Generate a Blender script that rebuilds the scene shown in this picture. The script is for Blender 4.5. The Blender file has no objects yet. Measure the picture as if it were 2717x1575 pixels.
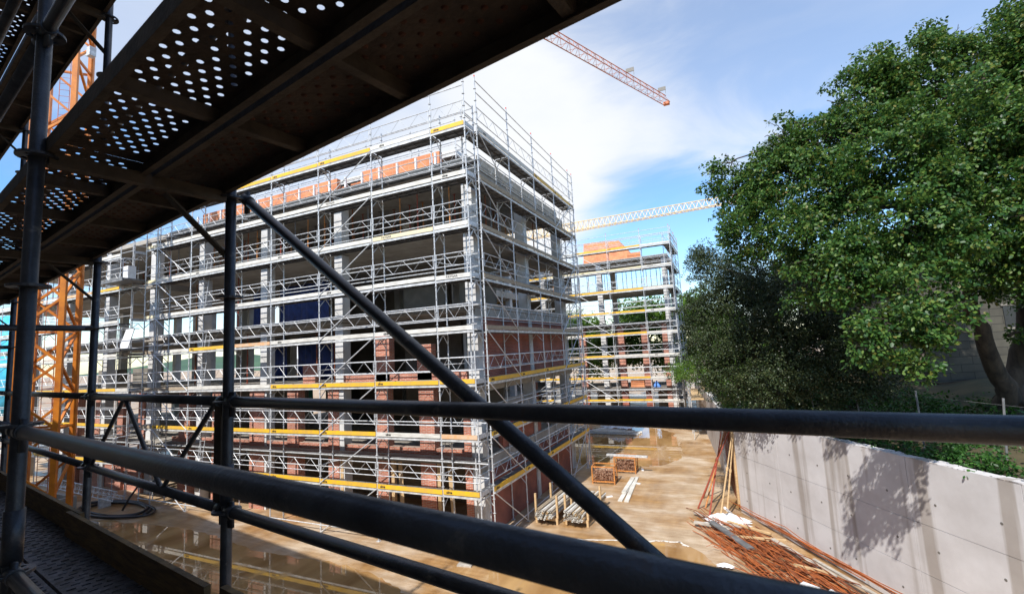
import bpy, math, random
from math import sin, cos, pi, radians
from mathutils import Vector, Matrix, Quaternion
import numpy as np
random.seed(7); rng = np.random.default_rng(7)
scene = bpy.context.scene
COL = scene.collection

# ------------------------------------------------------------------ camera
CAM = Vector((8.627, -15.109, 7.172))
YAW, PITCH, ROLL, FPX = .4329, .113, -.0543, 1238.2
_f = Vector((-sin(YAW)*cos(PITCH), cos(YAW)*cos(PITCH), sin(PITCH)))
_r0 = Vector((cos(YAW), sin(YAW), 0)); _u0 = _r0.cross(_f)
_r = _r0*cos(ROLL) + _u0*sin(ROLL); _u = _u0*cos(ROLL) - _r0*sin(ROLL)
cd = bpy.data.cameras.new("camera"); cam = bpy.data.objects.new("camera", cd); COL.objects.link(cam)
cam.matrix_world = Matrix(((_r.x, _u.x, -_f.x, CAM.x), (_r.y, _u.y, -_f.y, CAM.y), (_r.z, _u.z, -_f.z, CAM.z), (0, 0, 0, 1)))
cd.sensor_fit = 'HORIZONTAL'; cd.sensor_width = 36; cd.lens = FPX*36/2717
cd.clip_start = .05; cd.clip_end = 5000
cd.dof.use_dof = True; cd.dof.focus_distance = 17; cd.dof.aperture_fstop = 8.0
scene.camera = cam

def ray(x, y):            # a direction measured in the photograph (2717 px wide); depth 1 along the view axis
    return _r*((x-1358.5)/FPX) - _u*((y-787.5)/FPX) + _f
def onz(x, y, z=0.):
    d = ray(x, y); return CAM + d*((z-CAM.z)/d.z)
def atd(x, y, dep): return CAM + ray(x, y)*dep
def ony(x, y, Y):
    d = ray(x, y); return CAM + d*((Y-CAM.y)/d.y)

# ------------------------------------------------------------------ sun, sky
EL = radians(47.0)
sd = Vector((.06*cos(EL), .998*cos(EL), -sin(EL))).normalized()
ld = bpy.data.lights.new("sun", 'SUN'); sun = bpy.data.objects.new("sun", ld); COL.objects.link(sun)
ld.energy = 5.0; ld.angle = radians(.53); ld.color = (1, .965, .92)
sun.rotation_euler = sd.to_track_quat('-Z', 'Y').to_euler(); sun.location = (0, -30, 60)

world = bpy.data.worlds.new("World"); scene.world = world; world.use_nodes = True
wt = world.node_tree; wt.nodes.clear()
def wn(t, **k):
    n = wt.nodes.new(t)
    for a, b in k.items(): setattr(n, a, b)
    return n
wo = wn('ShaderNodeOutputWorld'); bg = wn('ShaderNodeBackground'); bg.inputs['Strength'].default_value = .1
sky = wn('ShaderNodeTexSky'); sky.sky_type = 'NISHITA'; sky.sun_disc = False
sky.sun_elevation = EL; sky.sun_rotation = pi+.06; sky.air_density = 1.0; sky.dust_density = .35; sky.ozone_density = 2.2
tc = wn('ShaderNodeTexCoord')
def wmath(op, a, b=None, c=None, clamp=False):
    n = wn('ShaderNodeMath'); n.operation = op; n.use_clamp = clamp
    for i, v in enumerate((a, b, c)):
        if v is None: continue
        if isinstance(v, (int, float)): n.inputs[i].default_value = v
        else: wt.links.new(v, n.inputs[i])
    return n.outputs[0]
mp = wn('ShaderNodeMapping'); mp.inputs['Scale'].default_value = (1.0, 1.0, 2.6); mp.inputs['Rotation'].default_value = (0, .35, .2)
wt.links.new(tc.outputs['Generated'], mp.inputs['Vector'])
no = wn('ShaderNodeTexNoise'); no.inputs['Scale'].default_value = 2.6; no.inputs['Detail'].default_value = 9; no.inputs['Roughness'].default_value = .56; no.inputs['Distortion'].default_value = .5
wt.links.new(mp.outputs[0], no.inputs['Vector'])
nz = wmath('SUBTRACT', no.outputs[0], .5)
def lobe(px, py, c0, c1, w):      # a patch of open blue sky round one direction
    d = ray(px, py).normalized()
    vm = wn('ShaderNodeVectorMath'); vm.operation = 'DOT_PRODUCT'; vm.inputs[1].default_value = d
    wt.links.new(tc.outputs['Generated'], vm.inputs[0])
    a = wmath('MULTIPLY_ADD', nz, w, vm.outputs['Value'])
    mr = wn('ShaderNodeMapRange'); mr.interpolation_type = 'SMOOTHSTEP'
    mr.inputs['From Min'].default_value = c0; mr.inputs['From Max'].default_value = c1
    wt.links.new(a, mr.inputs['Value']); return mr.outputs[0]
blue = None
for args, g in (((2300, -420, .84, .99, .30), .72), ((1800, 690, .968, .995, .07), .9), ((-80, 700, .90, .99, .16), .95), ((330, 900, .955, .995, .08), .8), ((420, -160, .82, .99, .3), .45), ((2250, 620, .96, .99, .08), .9)):
    v = wmath('MULTIPLY', lobe(*args), g)
    blue = v if blue is None else wmath('MAXIMUM', blue, v)
far_noise = wn('ShaderNodeMapRange'); far_noise.inputs['From Min'].default_value = .42; far_noise.inputs['From Max'].default_value = .62
wt.links.new(no.outputs[0], far_noise.inputs['Value'])
vmf = wn('ShaderNodeVectorMath'); vmf.operation = 'DOT_PRODUCT'; vmf.inputs[1].default_value = ray(1300, 350).normalized(); wt.links.new(tc.outputs['Generated'], vmf.inputs[0])
front = wn('ShaderNodeMapRange'); front.inputs['From Min'].default_value = .45; front.inputs['From Max'].default_value = .7; wt.links.new(vmf.outputs['Value'], front.inputs['Value'])
cl = wmath('SUBTRACT', 1.0, blue, clamp=True)
cl = wmath('ADD', cl, wmath('MULTIPLY', nz, .35), clamp=True)
mf = wn('ShaderNodeMix'); mf.data_type = 'FLOAT'
wt.links.new(front.outputs[0], mf.inputs[0]); wt.links.new(wmath('MULTIPLY', far_noise.outputs[0], .5), mf.inputs[2]); wt.links.new(cl, mf.inputs[3])
mxs = wn('ShaderNodeMix'); mxs.data_type = 'RGBA'
wt.links.new(mf.outputs[0], mxs.inputs[0]); mxs.inputs[7].default_value = (8.0, 8.2, 8.5, 1)
hs = wn('ShaderNodeHueSaturation'); hs.inputs['Saturation'].default_value = 1.28; hs.inputs['Value'].default_value = 2.0
wt.links.new(sky.outputs[0], hs.inputs['Color']); wt.links.new(hs.outputs[0], mxs.inputs[6])
wt.links.new(mxs.outputs[2], bg.inputs['Color']); wt.links.new(bg.outputs[0], wo.inputs['Surface'])

vs = scene.view_settings; vs.view_transform = 'Standard'; vs.look = 'None'; vs.gamma = 1; vs.exposure = .30; vs.use_curve_mapping = False
scene.cycles.max_bounces = 6; scene.cycles.diffuse_bounces = 3; scene.cycles.glossy_bounces = 3; scene.cycles.transparent_max_bounces = 6
scene.cycles.use_denoising = True

# ------------------------------------------------------------------ materials
def mat(name, col, rough=.7, metal=0., var=.25, scale=4., col2=None, bump=0., bscale=30., spec=.5, detail=6, stretch=(1, 1, 1), coords='Object', fac=(.35, .65)):
    m = bpy.data.materials.new(name); m.use_nodes = True; t = m.node_tree; b = t.nodes['Principled BSDF']
    b.inputs['Roughness'].default_value = rough; b.inputs['Metallic'].default_value = metal; b.inputs['Specular IOR Level'].default_value = spec
    tcn = t.nodes.new('ShaderNodeTexCoord'); mpn = t.nodes.new('ShaderNodeMapping'); mpn.inputs['Scale'].default_value = stretch
    t.links.new(tcn.outputs[coords], mpn.inputs[0])
    n = t.nodes.new('ShaderNodeTexNoise'); n.inputs['Scale'].default_value = scale; n.inputs['Detail'].default_value = detail; n.inputs['Roughness'].default_value = .62
    t.links.new(mpn.outputs[0], n.inputs['Vector'])
    r = t.nodes.new('ShaderNodeValToRGB'); r.color_ramp.elements[0].position = fac[0]; r.color_ramp.elements[1].position = fac[1]
    c2 = col2 if col2 else tuple(c*(1-var) for c in col); c1 = col if col2 else tuple(min(1, c*(1+var*.6)) for c in col)
    r.color_ramp.elements[0].color = (*c2, 1); r.color_ramp.elements[1].color = (*c1, 1)
    t.links.new(n.outputs[0], r.inputs[0]); t.links.new(r.outputs[0], b.inputs['Base Color'])
    if bump:
        n2 = t.nodes.new('ShaderNodeTexNoise'); n2.inputs['Scale'].default_value = bscale; n2.inputs['Detail'].default_value = 5
        t.links.new(mpn.outputs[0], n2.inputs['Vector'])
        bp = t.nodes.new('ShaderNodeBump'); bp.inputs['Strength'].default_value = bump; bp.inputs['Distance'].default_value = .02
        t.links.new(n2.outputs[0], bp.inputs['Height']); t.links.new(bp.outputs[0], b.inputs['Normal'])
    return m
def brick_mat(name, c1, c2, mortar, bw=.25, bh=.065, axis='x', rough=.85, msize=.012):
    m = bpy.data.materials.new(name); m.use_nodes = True; t = m.node_tree; b = t.nodes['Principled BSDF']; b.inputs['Roughness'].default_value = rough
    tcn = t.nodes.new('ShaderNodeTexCoord'); sx = t.nodes.new('ShaderNodeSeparateXYZ'); cx = t.nodes.new('ShaderNodeCombineXYZ')
    t.links.new(tcn.outputs['Object'], sx.inputs[0])
    ad = t.nodes.new('ShaderNodeMath'); ad.operation = 'ADD'; t.links.new(sx.outputs[0], ad.inputs[0]); t.links.new(sx.outputs[1], ad.inputs[1])
    t.links.new(ad.outputs[0], cx.inputs[0]); t.links.new(sx.outputs[2], cx.inputs[1])
    br = t.nodes.new('ShaderNodeTexBrick'); br.inputs['Scale'].default_value = 1; br.inputs['Brick Width'].default_value = bw; br.inputs['Row Height'].default_value = bh
    br.inputs['Mortar Size'].default_value = msize; br.inputs['Mortar Smooth'].default_value = .1; br.inputs['Bias'].default_value = 0
    br.inputs['Color1'].default_value = (*c1, 1); br.inputs['Color2'].default_value = (*c2, 1); br.inputs['Mortar'].default_value = (*mortar, 1)
    t.links.new(cx.outputs[0], br.inputs['Vector'])
    n = t.nodes.new('ShaderNodeTexNoise'); n.inputs['Scale'].default_value = 1.3; n.inputs['Detail'].default_value = 6; t.links.new(tcn.outputs['Object'], n.inputs['Vector'])
    mr = t.nodes.new('ShaderNodeMapRange'); mr.inputs['From Min'].default_value = .3; mr.inputs['From Max'].default_value = .7; mr.inputs['To Min'].default_value = .7; mr.inputs['To Max'].default_value = 1.2
    t.links.new(n.outputs[0], mr.inputs[0])
    mx = t.nodes.new('ShaderNodeMix'); mx.data_type = 'RGBA'; mx.blend_type = 'MULTIPLY'; mx.inputs[0].default_value = 1
    t.links.new(br.outputs['Color'], mx.inputs[6]); t.links.new(mr.outputs[0], mx.inputs[7]); t.links.new(mx.outputs[2], b.inputs['Base Color'])
    bp = t.nodes.new('ShaderNodeBump'); bp.inputs['Strength'].default_value = .5; bp.inputs['Distance'].default_value = .01; bp.invert = True
    t.links.new(br.outputs['Fac'], bp.inputs['Height']); t.links.new(bp.outputs[0], b.inputs['Normal'])
    return m
def leaf_mat(name, dark, mid, light, trans=.35, dead=None):
    m = bpy.data.materials.new(name); m.use_nodes = True; t = m.node_tree; b = t.nodes['Principled BSDF']; b.inputs['Roughness'].default_value = .45; b.inputs['Specular IOR Level'].default_value = .36
    g = t.nodes.new('ShaderNodeNewGeometry'); r = t.nodes.new('ShaderNodeValToRGB'); e = r.color_ramp.elements
    e[0].color = (*dark, 1); e[1].color = (*light, 1); e[1].position = .92; x = e.new(.5); x.color = (*mid, 1)
    if dead: y = e.new(.985); y.color = (*dead, 1)
    t.links.new(g.outputs['Random Per Island'], r.inputs[0]); t.links.new(r.outputs[0], b.inputs['Base Color'])
    tr = t.nodes.new('ShaderNodeBsdfTranslucent'); hv = t.nodes.new('ShaderNodeHueSaturation'); hv.inputs['Value'].default_value = 1.5; hv.inputs['Hue'].default_value = .48
    t.links.new(r.outputs[0], hv.inputs['Color']); t.links.new(hv.outputs[0], tr.inputs[0])
    mx = t.nodes.new('ShaderNodeMixShader'); mx.inputs[0].default_value = trans; o = t.nodes['Material Output']
    t.links.new(b.outputs[0], mx.inputs[1]); t.links.new(tr.outputs[0], mx.inputs[2]); t.links.new(mx.outputs[0], o.inputs[0])
    return m
M = {}
M['galv'] = mat('galvanised_steel', (.60, .605, .60), .42, .2, .3, 9)
M['galv_dark'] = mat('weathered_steel_deck', (.20, .20, .20), .6, .3, .4, 3, bump=.15, bscale=60)
M['deck_white'] = mat('bright_steel_deck', (.58, .58, .56), .5, .15, .35, 3)
M['board_white'] = mat('pale_toe_board', (.72, .70, .63), .7, 0, .2, 2.2, col2=(.46, .43, .37), stretch=(1, 1, 6))
M['board_wood'] = mat('weathered_wood_board', (.42, .33, .22), .8, 0, .3, 4, col2=(.25, .2, .14), stretch=(1, 1, 8))
M['board_orange'] = mat('orange_worn_board', (.68, .36, .16), .75, 0, .3, 5, col2=(.6, .45, .3))
M['board_cream'] = mat('cream_board', (.72, .62, .36), .7, 0, .2, 3, col2=(.6, .54, .4))
M['yellow'] = mat('yellow_paint', (.80, .46, .015), .55, 0, .12, 3, col2=(.60, .36, .06))
M['ink'] = mat('black_print', (.02, .018, .015), .6, 0, .1)
M['ink_grey'] = mat('grey_print', (.16, .15, .13), .6, 0, .1)
M['conc'] = mat('raw_concrete', (.40, .365, .315), .85, 0, .2, 1.2, col2=(.29, .26, .22), bump=.2, bscale=14)
M['conc_light'] = mat('pale_concrete', (.62, .61, .59), .85, 0, .2, 1.5, col2=(.46, .45, .43), bump=.15, bscale=20)
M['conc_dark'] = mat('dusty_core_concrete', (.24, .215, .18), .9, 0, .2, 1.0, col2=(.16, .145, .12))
M['brick'] = brick_mat('red_brick', (.50, .14, .07), (.36, .085, .045), (.46, .34, .27))
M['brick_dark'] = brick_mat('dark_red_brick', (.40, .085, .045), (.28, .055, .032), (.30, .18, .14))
M['terracotta'] = brick_mat('terracotta_block', (.62, .24, .10), (.54, .19, .085), (.6, .33, .2), .5, .2, msize=.01)
M['blue_tarp'] = mat('blue_tarpaulin', (.012, .035, .16), .6, 0, .4, 3, bump=.4, bscale=3)
M['rust'] = mat('rust', (.30, .085, .025), .85, .1, .4, 25, col2=(.14, .045, .02))
M['rust_bright'] = mat('bright_rust', (.50, .15, .035), .85, .05, .3, 30, col2=(.27, .06, .015))
M['orange_prop'] = mat('orange_prop_paint', (.62, .25, .05), .6, 0, .3, 12, col2=(.32, .12, .04))
M['red_prop'] = mat('red_prop_paint', (.32, .06, .03), .6, 0, .3, 12)
M['crane_orange'] = mat('orange_crane_paint', (.66, .21, .010), .5, 0, .2, 2, col2=(.42, .115, .01))
M['crane_red'] = mat('red_crane_paint', (.60, .17, .05), .55, 0, .3, 2, col2=(.42, .12, .05))
M['crane_yellow'] = mat('pale_yellow_crane_paint', (.72, .52, .22), .5, 0, .15, 3)
M['fg_tube'] = mat('shade_darkened_galvanised_tube', (.062, .068, .082), .40, .5, .4, 9, col2=(.026, .029, .038), bump=.12, bscale=120)  # galvanised grey set near black, the walkway's shade put into the colour
def splash(m, col, lo, hi, scale):
    t = m.node_tree; b_ = t.nodes['Principled BSDF']; src = b_.inputs['Base Color'].links[0].from_socket
    tcn = t.nodes.new('ShaderNodeTexCoord'); n = t.nodes.new('ShaderNodeTexNoise'); n.inputs['Scale'].default_value = scale; n.inputs['Detail'].default_value = 10; n.inputs['Roughness'].default_value = .7
    t.links.new(tcn.outputs['Object'], n.inputs['Vector']); r = t.nodes.new('ShaderNodeMapRange'); r.inputs['From Min'].default_value = lo; r.inputs['From Max'].default_value = hi; t.links.new(n.outputs[0], r.inputs[0])
    mx = t.nodes.new('ShaderNodeMix'); mx.data_type = 'RGBA'; mx.inputs[7].default_value = (*col, 1); t.links.new(r.outputs[0], mx.inputs[0]); t.links.new(src, mx.inputs[6]); t.links.new(mx.outputs[2], b_.inputs['Base Color'])
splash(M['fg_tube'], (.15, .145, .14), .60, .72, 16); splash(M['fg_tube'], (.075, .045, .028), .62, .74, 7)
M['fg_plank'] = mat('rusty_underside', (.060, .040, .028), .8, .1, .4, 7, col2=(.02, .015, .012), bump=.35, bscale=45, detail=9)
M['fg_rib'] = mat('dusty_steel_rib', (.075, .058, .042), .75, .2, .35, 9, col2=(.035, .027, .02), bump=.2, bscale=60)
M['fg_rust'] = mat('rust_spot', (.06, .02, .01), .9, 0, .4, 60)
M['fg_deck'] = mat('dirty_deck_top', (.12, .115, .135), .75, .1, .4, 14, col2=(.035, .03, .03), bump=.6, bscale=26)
M['toe_wood'] = mat('toe_board_timber', (.15, .09, .03), .8, 0, .4, 5, col2=(.05, .03, .013), stretch=(1, 1, 9), bump=.3, bscale=30)
M['timber'] = mat('pale_timber', (.58, .40, .21), .8, 0, .25, 5, col2=(.42, .28, .14), stretch=(1, 1, 5))
M['timber_grey'] = mat('grey_timber', (.50, .45, .38), .8, 0, .25, 5, col2=(.32, .28, .23))
M['white_sheet'] = mat('white_plastic', (.8, .8, .8), .5, 0, .1, 4, bump=.5, bscale=6)
M['rubber'] = mat('black_rubber', (.018, .018, .02), .4, 0, .3, 8)
M['bark'] = mat('oak_bark', (.085, .065, .048), .95, 0, .4, 5, col2=(.025, .02, .016), stretch=(1, 1, .25), bump=.9, bscale=14)
M['bare_wood'] = mat('stripped_wood', (.34, .22, .13), .9, 0, .4, 5, col2=(.15, .09, .05), stretch=(1, 1, .25), bump=.6, bscale=12)
M['soil'] = mat('leafy_soil', (.10, .075, .035), .95, 0, .3, .5, col2=(.03, .035, .015), bump=.6, bscale=6)
M['glass_dark'] = mat('dark_window', (.02, .025, .03), .15, 0, .2)
M['blockwork'] = brick_mat('shade_darkened_blockwork', (.085, .078, .058), (.065, .06, .046), (.03, .028, .022), .9, .32, msize=.012)  # grey house wall, colour darkened to stand in for the tree shade
M['white_paint'] = mat('white_paint', (.75, .75, .74), .6, 0, .1)
M['net_green'] = mat('green_netting', (.05, .30, .19), .8, 0, .3, 3)
M['net_blue'] = mat('blue_netting', (.05, .42, .62), .8, 0, .25, 3)
M['leaf_oak'] = leaf_mat('oak_leaf', (.016, .052, .012), (.038, .108, .018), (.13, .21, .038), .32, (.16, .15, .03))
M['leaf_dark'] = leaf_mat('evergreen_leaf', (.018, .034, .012), (.030, .050, .016), (.075, .092, .034), .18)
M['leaf_bright'] = leaf_mat('bright_leaf', (.045, .11, .014), (.08, .17, .02), (.15, .25, .035), .4)
M['leaf_ivy'] = leaf_mat('ivy_leaf', (.02, .065, .012), (.035, .11, .018), (.06, .16, .025), .3)
M['coupler'] = mat('rusty_couplers', (.5, .33, .22), .7, .1, .4, 18, col2=(.16, .07, .04))
M['red_cap'] = mat('red_cap', (.6, .05, .03), .5, 0, .1)

# ------------------------------------------------------------------ mesh helper
class MB:
    def __init__(s): s.v = []; s.f = []
    def quad(s, *p):
        b = len(s.v); s.v += [tuple(x) for x in p]; s.f.append(tuple(range(b, b+len(p))))
    def box(s, x0, y0, z0, x1, y1, z1):
        b = len(s.v)
        s.v += [(x0, y0, z0), (x1, y0, z0), (x1, y1, z0), (x0, y1, z0), (x0, y0, z1), (x1, y0, z1), (x1, y1, z1), (x0, y1, z1)]
        s.f += [tuple(b+i for i in q) for q in ((0, 3, 2, 1), (4, 5, 6, 7), (0, 1, 5, 4), (1, 2, 6, 5), (2, 3, 7, 6), (3, 0, 4, 7))]
    def bar(s, p0, p1, w, h, up=(0, 0, 1)):          # rectangular bar from p0 to p1
        p0, p1 = Vector(p0), Vector(p1); d = (p1-p0).normalized(); up = Vector(up)
        if abs(d.dot(up)) > .98: up = Vector((1, 0, 0))
        a = d.cross(up).normalized()*(w/2); c = a.cross(d).normalized()*(h/2); b = len(s.v)
        for p in (p0, p1): s.v += [tuple(p-a-c), tuple(p+a-c), tuple(p+a+c), tuple(p-a+c)]
        s.f += [tuple(b+i for i in q) for q in ((0, 1, 2, 3), (7, 6, 5, 4), (0, 4, 5, 1), (1, 5, 6, 2), (2, 6, 7, 3), (3, 7, 4, 0))]
    def tube(s, p0, p1, r, n=6, r1=None, cap=True):
        p0, p1 = Vector(p0), Vector(p1); d = (p1-p0).normalized(); up = Vector((0, 0, 1)) if abs(d.z) < .95 else Vector((1, 0, 0))
        a = d.cross(up).normalized(); c = a.cross(d); b = len(s.v); r1 = r if r1 is None else r1
        for p, rr in ((p0, r), (p1, r1)):
            for i in range(n):
                t = 2*pi*i/n; s.v.append(tuple(p + a*(cos(t)*rr) + c*(sin(t)*rr)))
        for i in range(n): j = (i+1) % n; s.f.append((b+i, b+j, b+n+j, b+n+i))
        if cap: s.f += [tuple(b+i for i in range(n))[::-1], tuple(b+n+i for i in range(n))]
    def path(s, pts, r, n=6):
        pts = [Vector(p) for p in pts]; b = len(s.v); a = None; rs = r if isinstance(r, (list, tuple)) else [r]*len(pts)
        for k, p in enumerate(pts):
            d = (pts[min(k+1, len(pts)-1)]-pts[max(k-1, 0)]).normalized()
            if a is None: a = d.cross(Vector((0, 0, 1)) if abs(d.z) < .9 else Vector((1, 0, 0))).normalized()
            a = (a - d*a.dot(d)).normalized(); c = d.cross(a)
            for i in range(n):
                t = 2*pi*i/n; s.v.append(tuple(p + a*(cos(t)*rs[k]) + c*(sin(t)*rs[k])))
        for k in range(len(pts)-1):
            for i in range(n): j = (i+1) % n; s.f.append((b+k*n+i, b+k*n+j, b+(k+1)*n+j, b+(k+1)*n+i))
        s.f += [tuple(b+i for i in range(n))[::-1], tuple(b+(len(pts)-1)*n+i for i in range(n))]
    def mesh(s, name, m, smooth=False):
        me = bpy.data.meshes.new(name); me.from_pydata(s.v, [], s.f); me.update()
        for x in (m if isinstance(m, (list, tuple)) else [m]): me.materials.append(M[x])
        if smooth: me.shade_smooth()
        return me
    def build(s, name, m, parent=None, smooth=False, loc=(0, 0, 0)):
        return link(name, s.mesh(name, m, smooth), parent, loc)
def link(name, me, parent=None, loc=(0, 0, 0), rz=0):
    o = bpy.data.objects.new(name, me); COL.objects.link(o); o.location = loc
    if rz: o.rotation_euler = (0, 0, rz)
    if parent: o.parent = parent
    return o
def tag(o, label=None, cat=None, group=None, kind=None):
    if label: o['label'] = label
    if cat: o['category'] = cat
    if group: o['group'] = group
    if kind: o['kind'] = kind
    return o
def empty(name, label, cat, loc=(0, 0, 0), rz=0, group=None):
    o = bpy.data.objects.new(name, None); COL.objects.link(o); o.location = loc; o.rotation_euler = (0, 0, rz); o.empty_display_size = .2
    return tag(o, label, cat, group)
def copy_thing(o, loc, rot=None, label=None, group=None):
    c = o.copy(); COL.objects.link(c); c.location = loc
    if rot is not None: c.rotation_euler = rot
    if label: c['label'] = label
    if group: c['group'] = group
    for ch in list(o.children):
        d = ch.copy(); COL.objects.link(d); d.parent = c
        for g in list(ch.children):
            h = g.copy(); COL.objects.link(h); h.parent = d
    return c

_txt = {}
def text_mesh(s, h, m):
    if (s, h, m) not in _txt:
        cu = bpy.data.curves.new('lettering', 'FONT'); cu.body = s; cu.size = h*1.35; cu.offset = .006; cu.fill_mode = 'FRONT'
        o = bpy.data.objects.new('lettering_tmp', cu); COL.objects.link(o)
        bpy.context.view_layer.update()
        me = bpy.data.meshes.new_from_object(o.evaluated_get(bpy.context.evaluated_depsgraph_get())); me.name = 'lettering'
        bpy.data.objects.remove(o); me.materials.clear(); me.materials.append(M[m])
        me.transform(Matrix.Rotation(pi/2, 4, 'X')); _txt[(s, h, m)] = me
    return _txt[(s, h, m)]

# ------------------------------------------------------------------ scaffolds on the buildings
LIFT = 2.0
_sm = {}
def sc_mesh(kind, L=0., m='galv'):
    k = (kind, round(L, 3), m)
    if k in _sm: return _sm[k]
    b = MB()
    if kind == 'standard':           # L = height
        b.tube((0, 0, .02), (0, 0, L), .026, 7)
        z = .28
        while z < L-.05:
            b.tube((0, 0, z-.006), (0, 0, z+.006), .058, 8); z += .5
    elif kind == 'base':
        b.box(-.075, -.075, 0, .075, .075, .012); b.tube((0, 0, .012), (0, 0, .2), .016, 6); b.tube((0, 0, .16), (0, 0, .19), .05, 6)
    elif kind == 'deck':             # two steel planks, ribs underneath
        for y0 in (.045, .365):
            b.box(.03, y0, -.012, L-.03, y0+.30, 0)
            b.box(.03, y0, -.075, L-.03, y0+.006, -.012); b.box(.03, y0+.294, -.075, L-.03, y0+.30, -.012)
            x = .35
            while x < L-.2: b.box(x, y0+.006, -.06, x+.03, y0+.294, -.012); x += .55
    elif kind == 'inner_deck':
        b.box(.03, .78, -.012, L-.03, 1.1, 0); b.box(.03, .78, -.08, L-.03, .786, -.012); b.box(.03, 1.094, -.08, L-.03, 1.1, -.012)
    elif kind == 'edge':             # the bright steel edge of the deck
        b.box(.02, -.004, -.085, L-.02, .03, .004)
    elif kind == 'guard':            # rails with a zigzag lattice between
        for z in (.5, 1.0): b.tube((.03, -.02, z), (L-.03, -.02, z), .019, 5, cap=False)
        for x in (.07, L-.07): b.tube((x, -.02, .46), (x, -.02, 1.02), .014, 5)
        n = max(1, round(L/1.05)); w = (L-.14)/n
        for i in range(n):
            x = .07+i*w; b.tube((x, -.02, .5), (x+w/2, -.02, 1.0), .008, 4, cap=False); b.tube((x+w/2, -.02, 1.0), (x+w, -.02, .5), .008, 4, cap=False)
    elif kind == 'rail':
        b.tube((.02, .70, 1.0), (L-.02, .70, 1.0), .022, 5, cap=False); b.tube((.02, .70, .5), (L-.02, .70, .5), .022, 5, cap=False)
    elif kind == 'ledger':
        b.tube((.02, 0, -.05), (L-.02, 0, -.05), .022, 5, cap=False)
    elif kind == 'board':
        b.box(.03, -.035, .02, L-.03, -.003, .18)
    elif kind == 'transom':
        b.box(-.022, .02, -.11, .022, .69, -.085); b.bar((0, .03, -.45), (0, .34, -.12), .02, .03); b.bar((0, .67, -.45), (0, .38, -.12), .02, .03)
    elif kind == 'ladder':
        for x in (-.18, .18): b.tube((x, .05, 0), (x, .42, LIFT+.9), .016, 5)
        q = .25
        while q < LIFT+.8: b.tube((-.18, .05+.37*q/(LIFT+.9), q), (.18, .05+.37*q/(LIFT+.9), q), .012, 4); q += .28
    elif kind == 'wall_tie':
        b.tube((0, .02, 0), (0, 1.25, 0), .022, 5); b.tube((0, .62, 0), (.4, 1.2, 0), .018, 5)
    elif kind == 'brace':
        b.tube((0, -.05, 0), (L, -.05, LIFT), .022, 6)
    elif kind == 'brace_down':
        b.tube((0, -.05, LIFT), (L, -.05, 0), .022, 6)
    elif kind == 'endframe':         # guard rails across the end
        for z in (.5, 1.0): b.tube((0, .02, z), (0, .68, z), .019, 5)
        b.box(-.015, .03, .02, .015, .67, .18)
    _sm[k] = b.mesh({'board': 'toe_board', 'guard': 'guardrail'}.get(kind, kind), m, smooth=False); return _sm[k]
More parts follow.
